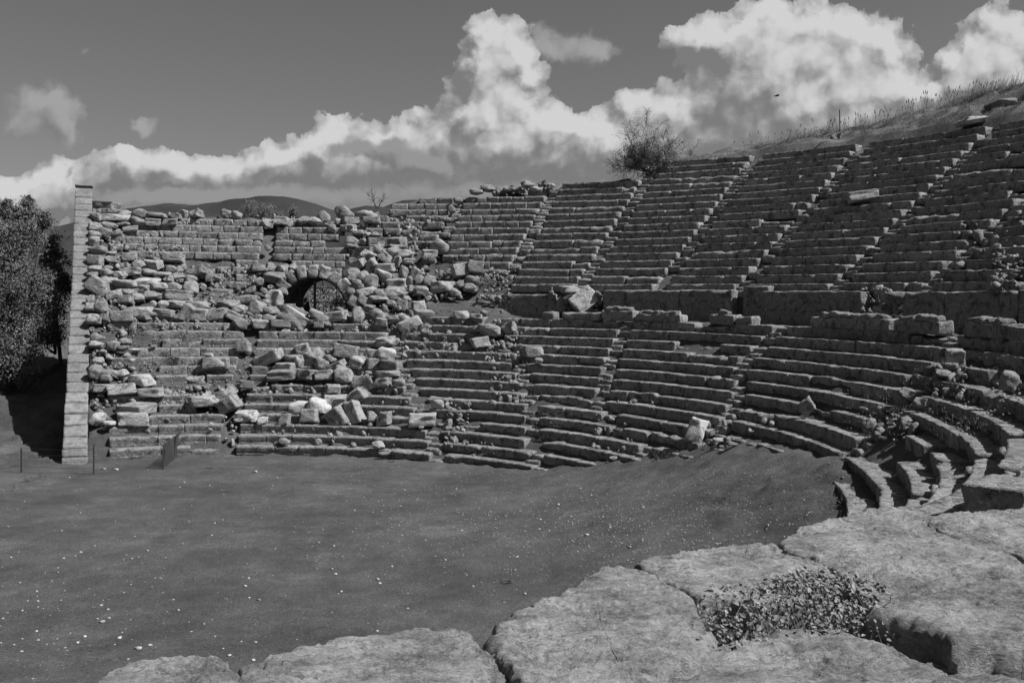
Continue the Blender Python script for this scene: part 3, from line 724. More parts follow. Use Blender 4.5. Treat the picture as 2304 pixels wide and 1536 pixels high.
crop(490,440,'100,210,110,90,0,r;220,225,100,90,-15,w;570,320,150,90,20,r;745,305,160,90,0,b;1000,290,150,80,-15,r;1120,295,160,70,0,r;1215,240,130,120,0,r;1455,195,200,130,10,r;1310,380,90,80,0,r;1390,310,80,80,0,r;1510,375,170,70,0,b;1520,300,180,80,0,b;570,600,60,60,0,r;480,840,170,80,0,b;630,830,120,100,0,r;750,850,100,90,0,b;850,840,100,80,-35,b;680,950,260,120,0,r;490,990,110,90,0,r;600,1055,60,50,0,w;660,1075,60,60,0,r;750,1110,110,90,0,r;640,1190,200,190,0,W;780,1030,60,50,0,r;340,1200,200,110,0,r;460,1290,160,150,20,b;130,1245,200,70,0,b;260,1310,160,90,0,r;640,1330,180,80,15,r;560,1230,80,60,0,r;70,1350,180,100,0,r;190,1390,160,90,25,b;480,1400,110,60,0,r;260,1470,190,100,15,r;490,1475,190,90,0,b;590,1410,140,70,0,w;715,1475,220,90,5,b;800,1280,150,60,0,b;890,1410,330,150,28,B;970,1350,190,60,25,B;1190,1400,240,110,30,r;1370,1390,230,110,-5,b;1120,1450,110,50,0,b;1170,1490,110,60,0,b;1260,1480,80,50,0,r;1450,1430,80,50,0,r;950,1315,80,40,0,r;1400,1310,100,50,0,r;380,1090,110,70,-20,r;540,1100,90,60,20,r')
crop(780,440,'220,220,220,90,0,r;290,290,180,70,0,b;60,300,120,60,0,r;50,375,110,70,0,b;150,440,150,60,0,r;245,450,80,50,0,w;350,450,110,50,0,r;70,520,130,90,0,r;200,530,80,70,0,r;290,530,100,80,0,b;390,570,90,70,0,r;580,520,180,70,0,b;340,620,130,110,0,b;215,640,200,90,0,b;600,600,200,60,0,b;60,590,120,60,0,r;240,700,170,130,35,b;530,660,160,120,-25,B;690,670,190,85,-5,r;450,720,170,110,40,b;580,770,110,130,0,r;720,760,150,75,-15,r;60,760,100,80,0,r;140,790,150,100,-25,b;280,810,150,130,-35,b;1065,580,180,150,0,r;960,665,160,80,0,b;900,745,65,95,0,r;985,750,95,80,0,r;450,830,200,90,0,b;430,930,210,140,20,w;570,930,120,60,0,b;660,890,110,150,0,r;790,895,90,110,30,b;90,880,150,80,0,r;205,935,140,110,0,w;60,940,110,90,0,b;290,1000,150,160,30,r;585,1010,220,95,0,b;735,980,80,100,0,r;850,980,110,110,0,r;960,1000,140,130,30,r;130,1030,150,120,0,r;50,1115,90,100,0,w;230,1110,230,90,-15,b;580,1120,260,110,0,r;760,1080,100,90,0,r;860,1100,170,110,0,r;1110,1060,220,130,-5,b;1240,1110,130,80,0,r;1310,1020,90,80,-20,r;1450,1060,150,90,0,r;1440,970,150,90,-20,r;90,1230,140,110,40,b;200,1220,160,100,35,b;400,1150,150,130,0,r;370,1200,190,80,0,r;520,1240,100,70,0,r;570,1200,130,60,0,r;1300,870,180,140,-8,b;1480,835,170,140,5,b;640,1260,110,100,0,b;830,1270,150,110,0,b;890,1365,210,90,0,b;1320,1375,150,90,0,B;1495,1390,130,50,0,B;140,1390,150,180,0,r;350,1360,180,110,10,r;640,1410,140,100,-15,r;405,1455,130,80,0,b;540,1430,130,80,-20,r;610,1300,50,50,0,w;720,1480,250,120,-25,B;270,1300,140,80,0,r;1540,1010,90,60,0,r;700,1190,90,60,10,r')
crop(190,730,'80,60,60,60,0,r;130,140,120,80,0,r;150,225,160,70,0,w;265,220,50,40,0,r;340,240,110,100,0,r;470,200,110,70,0,r;450,265,100,50,0,r;585,290,100,30,0,W;300,385,80,30,0,W;555,408,50,30,0,W;1435,355,90,60,0,W;1500,450,220,130,0,b;160,430,140,90,0,r;130,550,150,150,0,r;265,560,120,80,0,r;355,570,80,80,0,w;455,560,110,80,0,w;255,620,120,90,0,r;670,650,260,150,0,w;240,730,230,90,0,b;430,755,320,120,-8,B;770,785,250,100,0,B;1385,880,300,120,0,B;1600,830,130,130,40,b;610,970,320,110,0,B;560,1090,330,150,0,B;165,1075,170,110,-40,W;290,1140,120,60,0,W;800,250,60,30,0,r;200,320,90,30,0,r')
crop(490,730,'310,190,80,60,0,r;300,260,140,110,0,b;580,400,340,120,-25,b;870,400,220,90,0,r;980,280,150,110,-15,b;940,420,90,130,0,w;790,480,200,80,0,b;1100,380,210,170,-25,b;1290,390,130,80,0,r;1200,460,170,130,0,r;1380,480,180,100,-30,b;1480,310,270,150,5,b;1620,440,180,140,0,w;760,575,300,100,0,b;1035,575,205,110,0,b;1240,590,190,110,-5,b;1460,590,250,160,20,r;60,450,130,130,0,b;330,690,150,90,0,b;1330,740,160,80,0,b;100,810,190,120,-30,b;130,920,220,160,-35,b;340,1050,210,110,0,B;520,1100,130,70,-20,W;770,1090,120,130,0,B;940,950,200,130,0,W;1170,950,220,170,20,W;1350,880,270,120,0,B;1060,1050,190,140,-8,B;1400,1060,200,230,-35,B;1580,1010,130,270,-15,B;1590,830,150,150,-40,b;760,1340,130,70,0,r;420,1110,60,30,0,W;240,1100,90,50,0,w')
crop(780,730,'300,360,150,140,0,B;300,450,130,110,0,B;465,345,210,150,0,W;510,465,240,100,0,b;480,565,240,70,0,b;410,665,190,100,0,b;190,700,200,170,-35,b;600,665,130,70,0,w;130,820,200,140,-35,b;300,1060,110,110,0,w;430,1080,150,150,0,b;870,1095,320,140,0,L;1040,920,130,100,10,W;375,1390,130,90,0,W;430,1485,100,40,0,w;450,190,180,90,0,b;750,1170,80,30,0,w;860,1185,60,30,0,W;900,80,90,60,0,w;1520,60,140,90,0,w;250,560,70,50,0,r;120,640,90,60,0,r')
RUB+= [(1315,676,60,44,-38,'B'),(1290,652,50,16,0,'r'),(1567,968,36,54,18,'T'),(1200,791,42,24,0,'b'),(1212,812,20,13,0,'w'),(1815,914,34,30,-35,'b'),(2272,857,42,42,0,'w'),(1942,444,62,20,-8,'B'),(2251,236,50,15,-3,'w'),(2190,272,62,13,-10,'w'),(1880,311,22,20,0,'w'),
 (2150,806,40,38,0,'b'),(2137,824,32,16,0,'w'),(2125,840,36,14,0,'w'),(2040,886,40,22,10,'r'),(2068,905,30,20,0,'r'),(1245,700,20,24,0,'b'),(1262,690,22,30,20,'b'),(1080,770,40,22,-10,'B'),(1145,738,34,26,-15,'w'),(1100,745,50,24,5,'w'),(1380,1030,14,7,0,'w'),(1618,990,26,10,0,'w'),(1650,998,24,8,0,'w'),(1990,700,40,26,0,'r'),(2010,672,50,26,0,'r'),(1975,975,14,10,0,'w'),
 (1130,416,26,14,0,'r'),(1100,424,30,14,5,'r'),(1160,412,24,12,0,'r'),(1190,416,28,14,0,'r'),(1072,432,26,14,0,'r'),(1220,414,24,12,0,'r'),(1145,424,30,12,0,'r'),(1205,425,26,10,0,'r'),(1240,420,18,14,0,'r'),(1030,452,18,14,0,'r'),(1016,470,16,16,0,'r')]
random.seed(3)
def region(px,py):
    if py<512 and px<400: return 'atop the bank beside the retaining wall'
    if py<505 and px<700: return 'on the skyline left of the pale crown' if px<560 else 'on the skyline below the pale crown'
    if py<520 and px<1045: return 'on the skyline above the arch' if px<840 else 'below the leafless sapling'
    if py<440: return 'on the broken top edge'
    if px<420 and py<700: return 'in the rubble by the retaining wall' if py<600 else 'low in the rubble by the retaining wall'
    if px<600 and py<640: return 'under the standing courses'
    if px<650 and py<745: return 'just left of the arch'
    if px<800 and py<640: return 'around the arch top'
    if px<790 and py<745: return 'at the foot of the arch'
    if px<900 and py<745: return ('high ' if py<610 else 'low ')+'in the pile right of the arch'
    if px<1140 and py<745 : return ('high ' if py<610 else 'low ')+'in the collapse above the low slab'
    if px<420 and py<880: return 'on lower seats by the retaining wall'
    if px<420: return 'on the lowest seats by the fence'
    if px<600: return 'on lower seats left of the heap'
    if px<980 and py<870: return 'in the heap on the lower seats'
    if px<1000: return 'on the lowest seats below the heap'
    if px<1400: return 'left of the middle stairway'
    if px<1850 and py<900: return 'by the podium right of centre'
    if px<1850: return 'near the earth edge'
    if py<330: return 'on the grassy hilltop'
    return 'among the right hand seats'
def wordsize(w,h,D_):
    s=max(w,h)*D_/FPX
    return 'huge' if s>1.5 else 'large' if s>1.0 else 'middling' if s>.65 else 'small'
stones=[]
for (px,py,w,h,ti,kd) in RUB:
    P=slope_hit(px,py); Dp=P[1]; W=w*Dp/FPX; H_=h*Dp/FPX
    boulder=kd in 'rwW'
    size=wordsize(w,h,Dp); asp=w/h
    form=('long' if asp>2.1 else 'upright' if asp<.95 else 'broad')+' '+('rounded stone' if boulder else 'squared block')
    tone='pale ' if kd in 'wB' else 'white ' if kd in 'WTL' else 'grey '
    lean=' dipping right' if ti>12 else ' dipping left' if ti<-12 else ''
    stones.append(dict(p=P,W=W,H=H_,ti=ti,k=kd,b=boulder,px=px,py=py,desc=size+' '+tone+form+lean,reg=region(px,py)))
SPECIAL={}
for i,s in enumerate(stones):
    if s['k']=='T': SPECIAL[i]='bright upright stone leaning on end near the earth edge'
    if s['k']=='L': SPECIAL[i]='big clean rectangular block propped on small stones on the lower seats'
from collections import defaultdict
grp=defaultdict(list)
for i,s in enumerate(stones): grp[(s['desc'],s['reg'])].append(i)
ORD=['first','second','third','fourth','fifth','sixth','seventh','eighth','ninth','tenth','eleventh','twelfth','thirteenth','fourteenth']
def getmesh(b,idx,mat):
    k=(b,idx,mat.name)
    if k not in MB: V,F=(BLD if b else BLK)[idx]; MB[k]=mesh('boulder' if b else 'block',V,F,mat)
    return MB[k]
M_RUB=stone('rubble_stone',.155,.31,.44,.07,.9,.02)
M_RUBW=stone('pale_rubble_stone',.24,.37,.46,.10,.9,.02)
used=0
for key,ids in grp.items():
    ids.sort(key=lambda i:stones[i]['px'])
    for n,i in enumerate(ids):
        s=stones[i]; mat=M_BRIGHT if s['k'] in 'WTL' else M_RUBW if s['k'] in 'wB' else M_RUB
        me=getmesh(s['b'],random.randrange(9),mat)
        o=link('fallen_boulder' if s['b'] else 'fallen_block',me)
        dep=random.uniform(.75,1.1)*min(max(s['W'],s['H']),1.0 if not s['b'] else 9)
        yaw=random.uniform(-.45,.45) if s['k']!='L' else .05
        cw=1/(abs(math.cos(yaw))+.35*abs(math.sin(yaw)))
        o.scale=(s['W']*cw*1.06,dep*.95,s['H']*(1.0 if s['b'] else 1.02))
        from mathutils import Euler
        R_=Euler((0,rad(s['ti']+random.uniform(-4,4)),0)).to_matrix()@Euler((random.uniform(-.18,.18) if s['k'] not in 'L' else 0,0,yaw)).to_matrix()
        o.rotation_euler=R_.to_euler()
        # middle of the stone on its line of sight, pulled a little towards the slope's surface
        o.location=tuple(s['p'])
        lab=s['desc']+' '+s['reg']
        if i in SPECIAL: lab=SPECIAL[i]
        elif len(ids)>1: lab=s['desc']+' '+s['reg']+', '+(ORD[n] if n<len(ORD) else 'last')+' from left'
        for q_,w_ in ((' in the ',' in '),(' of the ',' of '),('middling ',''),(' rounded stone',' stone')):
            if len(lab.split())>16: lab=lab.replace(q_,w_)
        tag(o,lab,'boulder' if s['b'] else 'stone block','fallen stones '+s['reg'])
# small rubble filling the gaps: nobody could count it
def small_rubble():
    acc=Acc(); base=[]
    for s in range(6):
        V,F=rbox((1,1,1),.34,.3,ns=s); V=V+vec((V+s*5)*2,3,2)*.18; base.append((V,F))
    areas=[((205,470,420,735),520),((420,590,650,735),330),((600,700,800,740),60),((780,500,960,740),380),((940,600,1160,665),130),((205,735,300,900),100),((205,880,520,960),60),((300,860,540,905),90),((490,890,960,1000),60),((560,780,920,900),130),
      ((900,735,1180,800),90),((1945,905,2060,955),26),((2090,810,2180,880),40),((2150,490,2304,600),50),((1240,640,1350,720),90),((1940,640,2030,720),80),((1110,408,1245,428),70),((230,478,780,500),110),((1000,900,1060,1000),60),((1100,740,1170,900),70),((1330,880,1480,1010),22),((1560,930,1760,1000),18),((970,690,1250,720),40),((780,470,1010,500),80),((2240,560,2304,640),60)]
    tiny=[((205,735,560,905),900),((205,560,650,735),300),((780,560,1150,700),260),((1040,960,1120,1010),60),((1960,890,2060,970),80),((2090,800,2304,960),160)]
    for (x0,y0,x1,y1),n in areas+[(t[0],-t[1]) for t in tiny]:
      small=n<0; n=abs(n)
      if True:
        for _ in range(n):
            px,py=random.uniform(x0,x1),random.uniform(y0,y1)
            if math.hypot(px-717,(py-695))<95 and py<716: continue
            P=slope_hit(px,py); r_=math.hypot(P[0]-XC,P[1]-YC)
            s=random.choice([.08,.12,.17,.22,.3])*random.uniform(.8,1.2) if not small else random.uniform(.03,.10); V,F=base[random.randrange(6)]
            R_=np.array(Euler((random.uniform(0,6),random.uniform(0,6),random.uniform(0,6))).to_matrix())
            sc=np.array([random.uniform(.8,1.4),random.uniform(.7,1.2),random.uniform(.5,.9)])*s
            drop=(.22 if s>.2 else .16) if not small else .30
            acc.add((V*sc)@R_.T+P-np.array([0,-.15,drop]),F,random.uniform(-.2,.3))
    tag(link('rubble',acc.mesh('rubble',M_RUB)),'small broken stones filling the gaps between blocks',None,None,'stuff')
from mathutils import Euler
small_rubble()
# ---------------------------------------------------------------- big near blocks
def nearstone(name,outline,z,label,thick=.95,seed=0,tilt=(0,0),bev=.022,amp=.013,dz=0):
    pts=np.array([atz(x,y,z)[:2] for x,y in outline]); 
    # resample the outline evenly
    cl=np.vstack([pts,pts[:1]]); seg=np.linalg.norm(np.diff(cl,axis=0),axis=1); cum=np.concatenate([[0],np.cumsum(seg)]); n=int(max(120,cum[-1]/.018)); t=np.linspace(0,cum[-1],n,endpoint=False)
    ol=np.stack([np.interp(t,cum,cl[:,0]),np.interp(t,cum,cl[:,1])],-1)
    for _ in range(2): ol=.5*ol+.25*(np.roll(ol,1,0)+np.roll(ol,-1,0))
    c=ol.mean(0); o3=np.column_stack([ol,np.zeros(n)]); 
    dirs=ol-c; L=np.linalg.norm(dirs,axis=1,keepdims=True)
    wob=fbm(o3*3+seed,4,seed)*.03+fbm(o3*11+seed,4,seed+3,.65)*.016-.03*np.clip(fbm(o3*5+seed,2,seed+13)-.35,0,1)
    ol=ol+dirs/L*(wob[:,None]+.022)
    m=46; rows=[]
    rho=1-(1-np.linspace(0,1,m))**1.7
    rho=rho*1.0
    for q in rho[1:]:
        XY=c+(ol-c)*q; rows.append(np.column_stack([XY,np.zeros(n)]))
    G=np.array(rows); edge=(1-rho[1:])[:,None]*np.linalg.norm(ol-c,axis=1)[None,:]
    prof=-bev*np.clip(1-edge/bev*.8,0,1)**2.2
    P3=np.stack([G[...,0],G[...,1],G[...,0]*0+seed],-1)
    rough=amp*fbm(P3*2.2,3,seed)+amp*.5*fbm(P3*12,5,seed+5,.65)
    pit=np.clip(fbm(P3*14+9,3,seed+8)-.75,0,1)*-.05
    pit=pit*np.clip(rho[1:][:,None]*3,0,1)
    rg=np.abs(fbm(P3*5.5+seed,4,seed+41,.6)); pit=pit-.020*np.clip(.16-rg,0,1)/.16*np.clip(rho[1:][:,None]*2,0,1)*np.clip(fbm(P3*1.7,2,seed+44)+.35,0,1)+.006*fbm(P3*26,3,seed+47,.7)*np.clip(rho[1:][:,None]*2,0,1)
    strat=-.012*np.abs(fbm(np.stack([(G[...,0]*.8+G[...,1]*.3)*3,(G[...,1]-.5*G[...,0])*14,G[...,0]*0],-1),3,seed+2))
    G[...,2]=z+dz+prof+rough+pit+strat+(G[...,0]-c[0])*tilt[0]+(G[...,1]-c[1])*tilt[1]
    # fold the outermost loop inwards a little then run the sides down
    V=[np.array([[c[0],c[1],G[0,:,2].mean()]])]+[g for g in G]
    last=G[-1]
    for q in range(1,12):
        f=q/11; S=last.copy(); S[:,2]=last[:,2]-thick*f
        ins=fbm(np.column_stack([last[:,:2]*4,np.full(n,f*2.5)])+seed,3,seed+7)*.03
        dn=(last[:,:2]-c); dn/=np.linalg.norm(dn,axis=1,keepdims=True); S[:,:2]+=dn*(ins[:,None]+.012*math.sin(math.pi*min(1,f*1.6)))-dn*.04*f; V.append(S)
    V=np.concatenate(V); F=[];T=[]
    k=np.arange(n); k2=(k+1)%n
    T=np.stack([np.zeros(n,int),1+k,1+k2],-1); Q=[]
    R_=len(G)+11
    for r_ in range(R_-1): Q.append(np.stack([1+r_*n+k,1+(r_+1)*n+k,1+(r_+1)*n+k2,1+r_*n+k2],-1))
    a=Acc(); a.add(V,np.concatenate(Q)); a.T.append(T)
    loc=(c[0],c[1],z-thick); o=link(name,a.mesh(name,M_NEAR,loc),None,loc); return tag(o,label,'stone block','big weathered blocks in front')
NZ=5.88
nearstone('seat_block',[(150,1660),(175,1570),(205,1525),(270,1500),(340,1487),(430,1478),(500,1478),(520,1498),(534,1530),(540,1570),(545,1660)],NZ,'low near block in the bottom left corner, left of the joint',seed=1)
nearstone('seat_block',[(560,1660),(552,1560),(546,1525),(548,1492),(600,1482),(660,1462),(760,1432),(880,1414),(950,1405),(1030,1408),(1060,1425),(1085,1450),(1110,1472),(1150,1512),(1180,1560),(1200,1660)],NZ,'broad near block between a dark joint and the humped block',seed=2)
nearstone('seat_block',[(1090,1448),(1120,1405),(1165,1372),(1230,1348),(1290,1318),(1335,1290),(1360,1278),(1440,1284),(1500,1306),(1545,1345),(1568,1390),(1590,1440),(1560,1480),(1500,1520),(1470,1570),(1450,1660),(1230,1660),(1195,1570),(1160,1510),(1115,1468)],NZ+.02,'large humped near block in the bottom middle with a sloping right side',seed=3,bev=.04,dz=.02)
nearstone('seat_block',[(1445,1266),(1470,1250),(1530,1236),(1600,1226),(1690,1214),(1740,1216),(1775,1236),(1815,1252),(1870,1278),(1850,1312),(1760,1335),(1640,1342),(1560,1336),(1515,1312),(1475,1288)],NZ,'near block with a small round socket above the leafy shrub',seed=4,bev=.02)
nearstone('seat_block',[(1752,1212),(1800,1192),(1880,1162),(1950,1143),(2040,1139),(2095,1152),(2080,1172),(2110,1192),(2180,1214),(2250,1232),(2292,1252),(2290,1276),(2220,1296),(2140,1312),(2080,1322),(1990,1330),(1920,1322),(1875,1282),(1830,1250),(1785,1236)],NZ+.01,'long flat near block with a deep crack along its far side',seed=5,bev=.02)
nearstone('seat_block',[(2092,1172),(2110,1155),(2160,1150),(2220,1152),(2304,1141),(2430,1148),(2600,1180),(2600,1300),(2430,1290),(2310,1247),(2240,1226),(2170,1208)],NZ-.01,'smooth flat block behind the crack at the right edge',seed=6,bev=.022)
nearstone('seat_block',[(1945,1366),(1970,1348),(2020,1336),(2100,1324),(2200,1306),(2310,1290),(2450,1290),(2620,1330),(2620,1480),(2450,1462),(2304,1436),(2230,1436),(2190,1446),(2165,1452),(2110,1420),(2040,1388)],NZ+.06,'pale higher block at the right with a dark vertical front face',seed=7,bev=.05,thick=.6,tilt=(0,.02))
nearstone('seat_block',[(1478,1512),(1520,1482),(1580,1456),(1650,1436),(1720,1416),(1790,1408),(1860,1410),(1920,1428),(1990,1448),(2050,1474),(2100,1484),(2170,1494),(2304,1528),(2450,1565),(2500,1700),(1440,1700),(1450,1570)],NZ-.03,'nearest wide block at the bottom right below the dark gap',seed=8,bev=.022)
# ---------------------------------------------------------------- gravel on the orchestra
def gravel():
    acc=Acc(); tet=[]
    for s in range(5):
        V,F=rbox((1,1,.6),.45,.3,ns=s,nmin=2); V=V+vec((V+s*5)*2,3,1)*.2; tet.append((V,F))
    def drop(px,py,s):
        P=None
        z=.1
        for _ in range(6):
            P=atz(px,py,z); z=float(orch(P[0],P[1]))
        a=math.degrees(math.atan2(P[0]-XC,P[1]-YC)); r=math.hypot(P[0]-XC,P[1]-YC)
        z=float(terrain(np.array([a]),np.array([r]),np.array([P[0]]),np.array([P[1]]))[0])
        V,F=tet[random.randrange(5)]; c,s_=math.cos(random.uniform(0,6)),math.sin(random.uniform(0,6))
        q=V*np.array([1,random.uniform(.6,1),.8])*s; t=random.uniform(0,6); q=np.column_stack([q[:,0]*math.cos(t)-q[:,1]*math.sin(t),q[:,0]*math.sin(t)+q[:,1]*math.cos(t),q[:,2]])
        acc.add(q+np.array([P[0],P[1],z+s*.12]),F,random.uniform(-.3,.6))
    for _ in range(3000): drop(random.gauss(1400,330),random.gauss(1160,70),random.choice([.018,.022,.03,.04]))
    for _ in range(300): drop(abs(random.gauss(120,220)),random.gauss(1330,110),random.choice([.012,.015,.02,.025,.04]))
    for _ in range(350): drop(random.uniform(0,1900),random.uniform(1060,1500),random.choice([.03,.04,.06,.08]))
    for x,y,s in ((311,1459,.15),(268,1434,.10),(190,1430,.1),(230,1400,.12),(245,1392,.09),(360,1300,.09),(1320,1205,.12),(575,1063,.2),(234,1055,.16),(262,1056,.2),(1103,1150,.09),(560,1300,.08)): drop(x,y,s)
    tag(link('gravel',acc.mesh('gravel',M_PEB)),'pale pebbles and chips scattered over the earth floor',None,None,'stuff')
gravel()
# ---------------------------------------------------------------- plants
def leaves(acc,C,size,n_=None,asp=.5,up=0.,tone=.25):
    n=len(C); d=rng.normal(size=(n,3)); d[:,2]+=up; d/=np.linalg.norm(d,axis=1,keepdims=True)
    e=np.cross(d,rng.normal(size=(n,3))); e/=np.linalg.norm(e,axis=1,keepdims=True); f=np.cross(d,e)
    s=size*rng.uniform(.6,1.3,(n,1)); V=np.stack([C-e*s,C+f*s*asp+d*s*.15,C+e*s,C-f*s*asp+d*s*.15],1).reshape(-1,3)
    acc.add(V,np.arange(4*n).reshape(n,4),np.repeat(rng.uniform(-tone,tone,n),4))
def blobpts(c,r,n,fill=.55):
    d=rng.normal(size=(n,3)); d/=np.linalg.norm(d,axis=1,keepdims=True); q=rng.random((n,1))**fill
    P=d*q; 
    return np.array(c)+P*np.array(r)
def tree(name,base,blobs,label,mat,leaf=.09,dens=900,trunk=.25,asp=.5,seed=0):
    root=empty(name,tuple(base),label,'tree'); base=np.array(base); acc=Acc()
    for c,r in blobs:
        # clumps in the blob
        vol=r[0]*r[1]*r[2]; k=max(34,int(vol*dens/110)); cen=blobpts(c,r,k,.45)
        for q in cen:
            m=int(rng.uniform(40,95)); s=rng.uniform(.16,.40)*min(1,min(r)) ; leaves(acc,q+rng.normal(size=(m,3))*s*np.array([1,1,.7]),leaf,asp=asp)
    link('crown',acc.mesh('crown',mat,base,smooth=False),root)
    a=Acc(); top=np.mean([b[0] for b in blobs],0)
    V,F=tube([base,base*.6+top*.4+rng.normal(size=3)*.1,top],[trunk,trunk*.7,trunk*.25],8); a.add(V,F)
    for c,r in blobs:
        s=base*.5+top*.5; V,F=tube([s,(s+np.array(c))*.5+rng.normal(size=3)*.2,np.array(c)],[trunk*.4,trunk*.25,.03],6); a.add(V,F)
    link('trunk',a.mesh('trunk',M_BARK,base),root)
def AY(x,y,Y): return atY(x,y,Y)
def px2m(p,Y): return p*Y/FPX
def bl(x,y,rx,ry,Y,rz=None): return (AY(x,y,Y),(px2m(rx,Y),px2m(rz or rx,Y),px2m(ry,Y)))
tree('broadleaf_tree',AY(20,985,58),[bl(10,560,70,70,57),bl(60,520,50,55,58),bl(20,640,80,70,57),bl(-60,600,90,120,58),bl(40,720,75,70,57),bl(-20,790,90,75,56),bl(55,810,50,55,56),bl(88,660,40,50,57),bl(62,462,12,22,58),bl(20,475,22,25,58),bl(-60,850,90,45,56),bl(100,495,14,16,58)],'big leafy tree rising at the left edge in front of the darker one',M_LEAF,.075,1200,.3)
tree('broadleaf_tree',AY(128,940,63),[bl(125,600,28,60,62),bl(120,690,32,60,62),bl(110,560,28,40,62),bl(140,640,18,50,62),bl(110,750,30,30,61)],'darker narrower tree close beside the retaining wall',M_LEAF,.075,1200,.2)
tree('olive_tree',AY(590,560,78),[bl(570,465,24,17,78),bl(600,474,26,16,78),bl(560,480,30,14,78),bl(620,484,22,12,78)],'pale bushy olive crown showing above the rubble skyline',M_LEAFP,.06,2600,.1,.3)
tree('olive_tree',AY(662,560,78),[bl(662,476,9,9,78),bl(660,488,9,8,78)],'tiny pale crown right of the olive behind the skyline',M_LEAFP,.06,2600,.05,.3)
for i,(x,Y) in enumerate(((690,95),(770,97),(640,99),(730,105),(820,100))):
    tree('bush',AY(x,740,Y),[bl(x,672,38,28,Y),bl(x+12,690,40,24,Y)],'grey green bush seen through the arched opening, '+['second','fourth','first','third','fifth'][i]+' from the left',M_LEAFP,.12,260,.08)
def twiggy(name,base,tips,label,cat,mat,r0=.05,depth=4,leafmat=None,leafn=0,spread=.45,sub=5):
    root=empty(name,tuple(base),label,cat); base=np.array(base); a=Acc(); ends=[]
    def grow(p,d,l,r,lev):
        path=[p]; q=p.copy(); dd=d.copy()
        for _ in range(3):
            dd=dd+rng.normal(size=3)*.18; dd/=np.linalg.norm(dd); q=q+dd*l/3; path.append(q)
        V,F=tube(path,np.linspace(r,r*.6,4),4 if lev>1 else 5); a.add(V,F)
        if lev>=2: ends.extend(path[1:])
        if lev<depth:
            for _ in range(sub if lev else 4):
                t=path[random.choice([1,2,3])]; nd=dd+rng.normal(size=3)*spread*1.3; nd[2]+=.15; nd/=np.linalg.norm(nd); grow(t,nd,l*random.uniform(.45,.75),r*.55,lev+1)
    for t in tips:
        d=np.array(t)-base; l=np.linalg.norm(d); grow(base+rng.normal(size=3)*[.15,.15,0],d/l,l*.62,r0,0)
    link('stems',a.mesh('stems',M_TWIG,base),root)
    if leafn:
        E=np.array(ends); c=E[rng.integers(0,len(E),leafn)]+rng.normal(size=(leafn,3))*.10; b=Acc(); leaves(b,c,.035,asp=.5); link('leaves',b.mesh('leaves',leafmat,base,smooth=False),root)
Yb=63
twiggy('shrub',AY(1455,386,Yb),[AY(1450,270,Yb),AY(1400,300,Yb),AY(1540,305,Yb-.5),AY(1500,320,Yb),AY(1425,330,Yb),AY(1370,370,Yb),AY(1475,300,Yb+.5),AY(1530,345,Yb),AY(1390,345,Yb),AY(1410,355,Yb+.4),AY(1440,340,Yb-.4),AY(1470,345,Yb),AY(1505,350,Yb+.3),AY(1545,365,Yb),AY(1375,368,Yb),AY(1398,362,Yb),AY(1420,358,Yb),AY(1500,362,Yb),AY(1530,368,Yb),AY(1460,352,Yb)],'large thin leaved thorny shrub against the clouds on the rim','shrub',M_TWIG,.035,4,M_LEAF,22000,.5,4)
twiggy('bare_tree',AY(850,470,66),[AY(843,428,66),AY(822,440,66),AY(868,436,66)],'small leafless sapling on the skyline right of the pale bush','tree',M_TWIG,.03,3,None,0,.45,3)
twiggy('shrub',AY(1100,648,50.5),[AY(1085,628,50.5),AY(1120,630,50.5),AY(1105,625,50.5)],'low dry shrub above the low podium slab','shrub',M_TWIG,.012,3,M_LEAFP,900,.5,4)
twiggy('shrub',AY(2240,398,50),[AY(2225,380,50),AY(2262,378,50),AY(2245,372,50)],'small dark shrub on the upper rows near the right edge','shrub',M_TWIG,.012,3,M_LEAF,1200,.5,4)
twiggy('shrub',AY(930,748,48),[AY(922,735,48),AY(945,735,48)],'small bush under the tilted pale block at the top of the stairway','shrub',M_TWIG,.012,3,M_LEAF,900,.6,4)
twiggy('shrub',AY(425,772,50),[AY(415,755,50),AY(440,757,50),AY(430,750,50)],'dry bush on the lower seats near the retaining wall','shrub',M_TWIG,.012,3,M_LEAFP,700,.6,4)
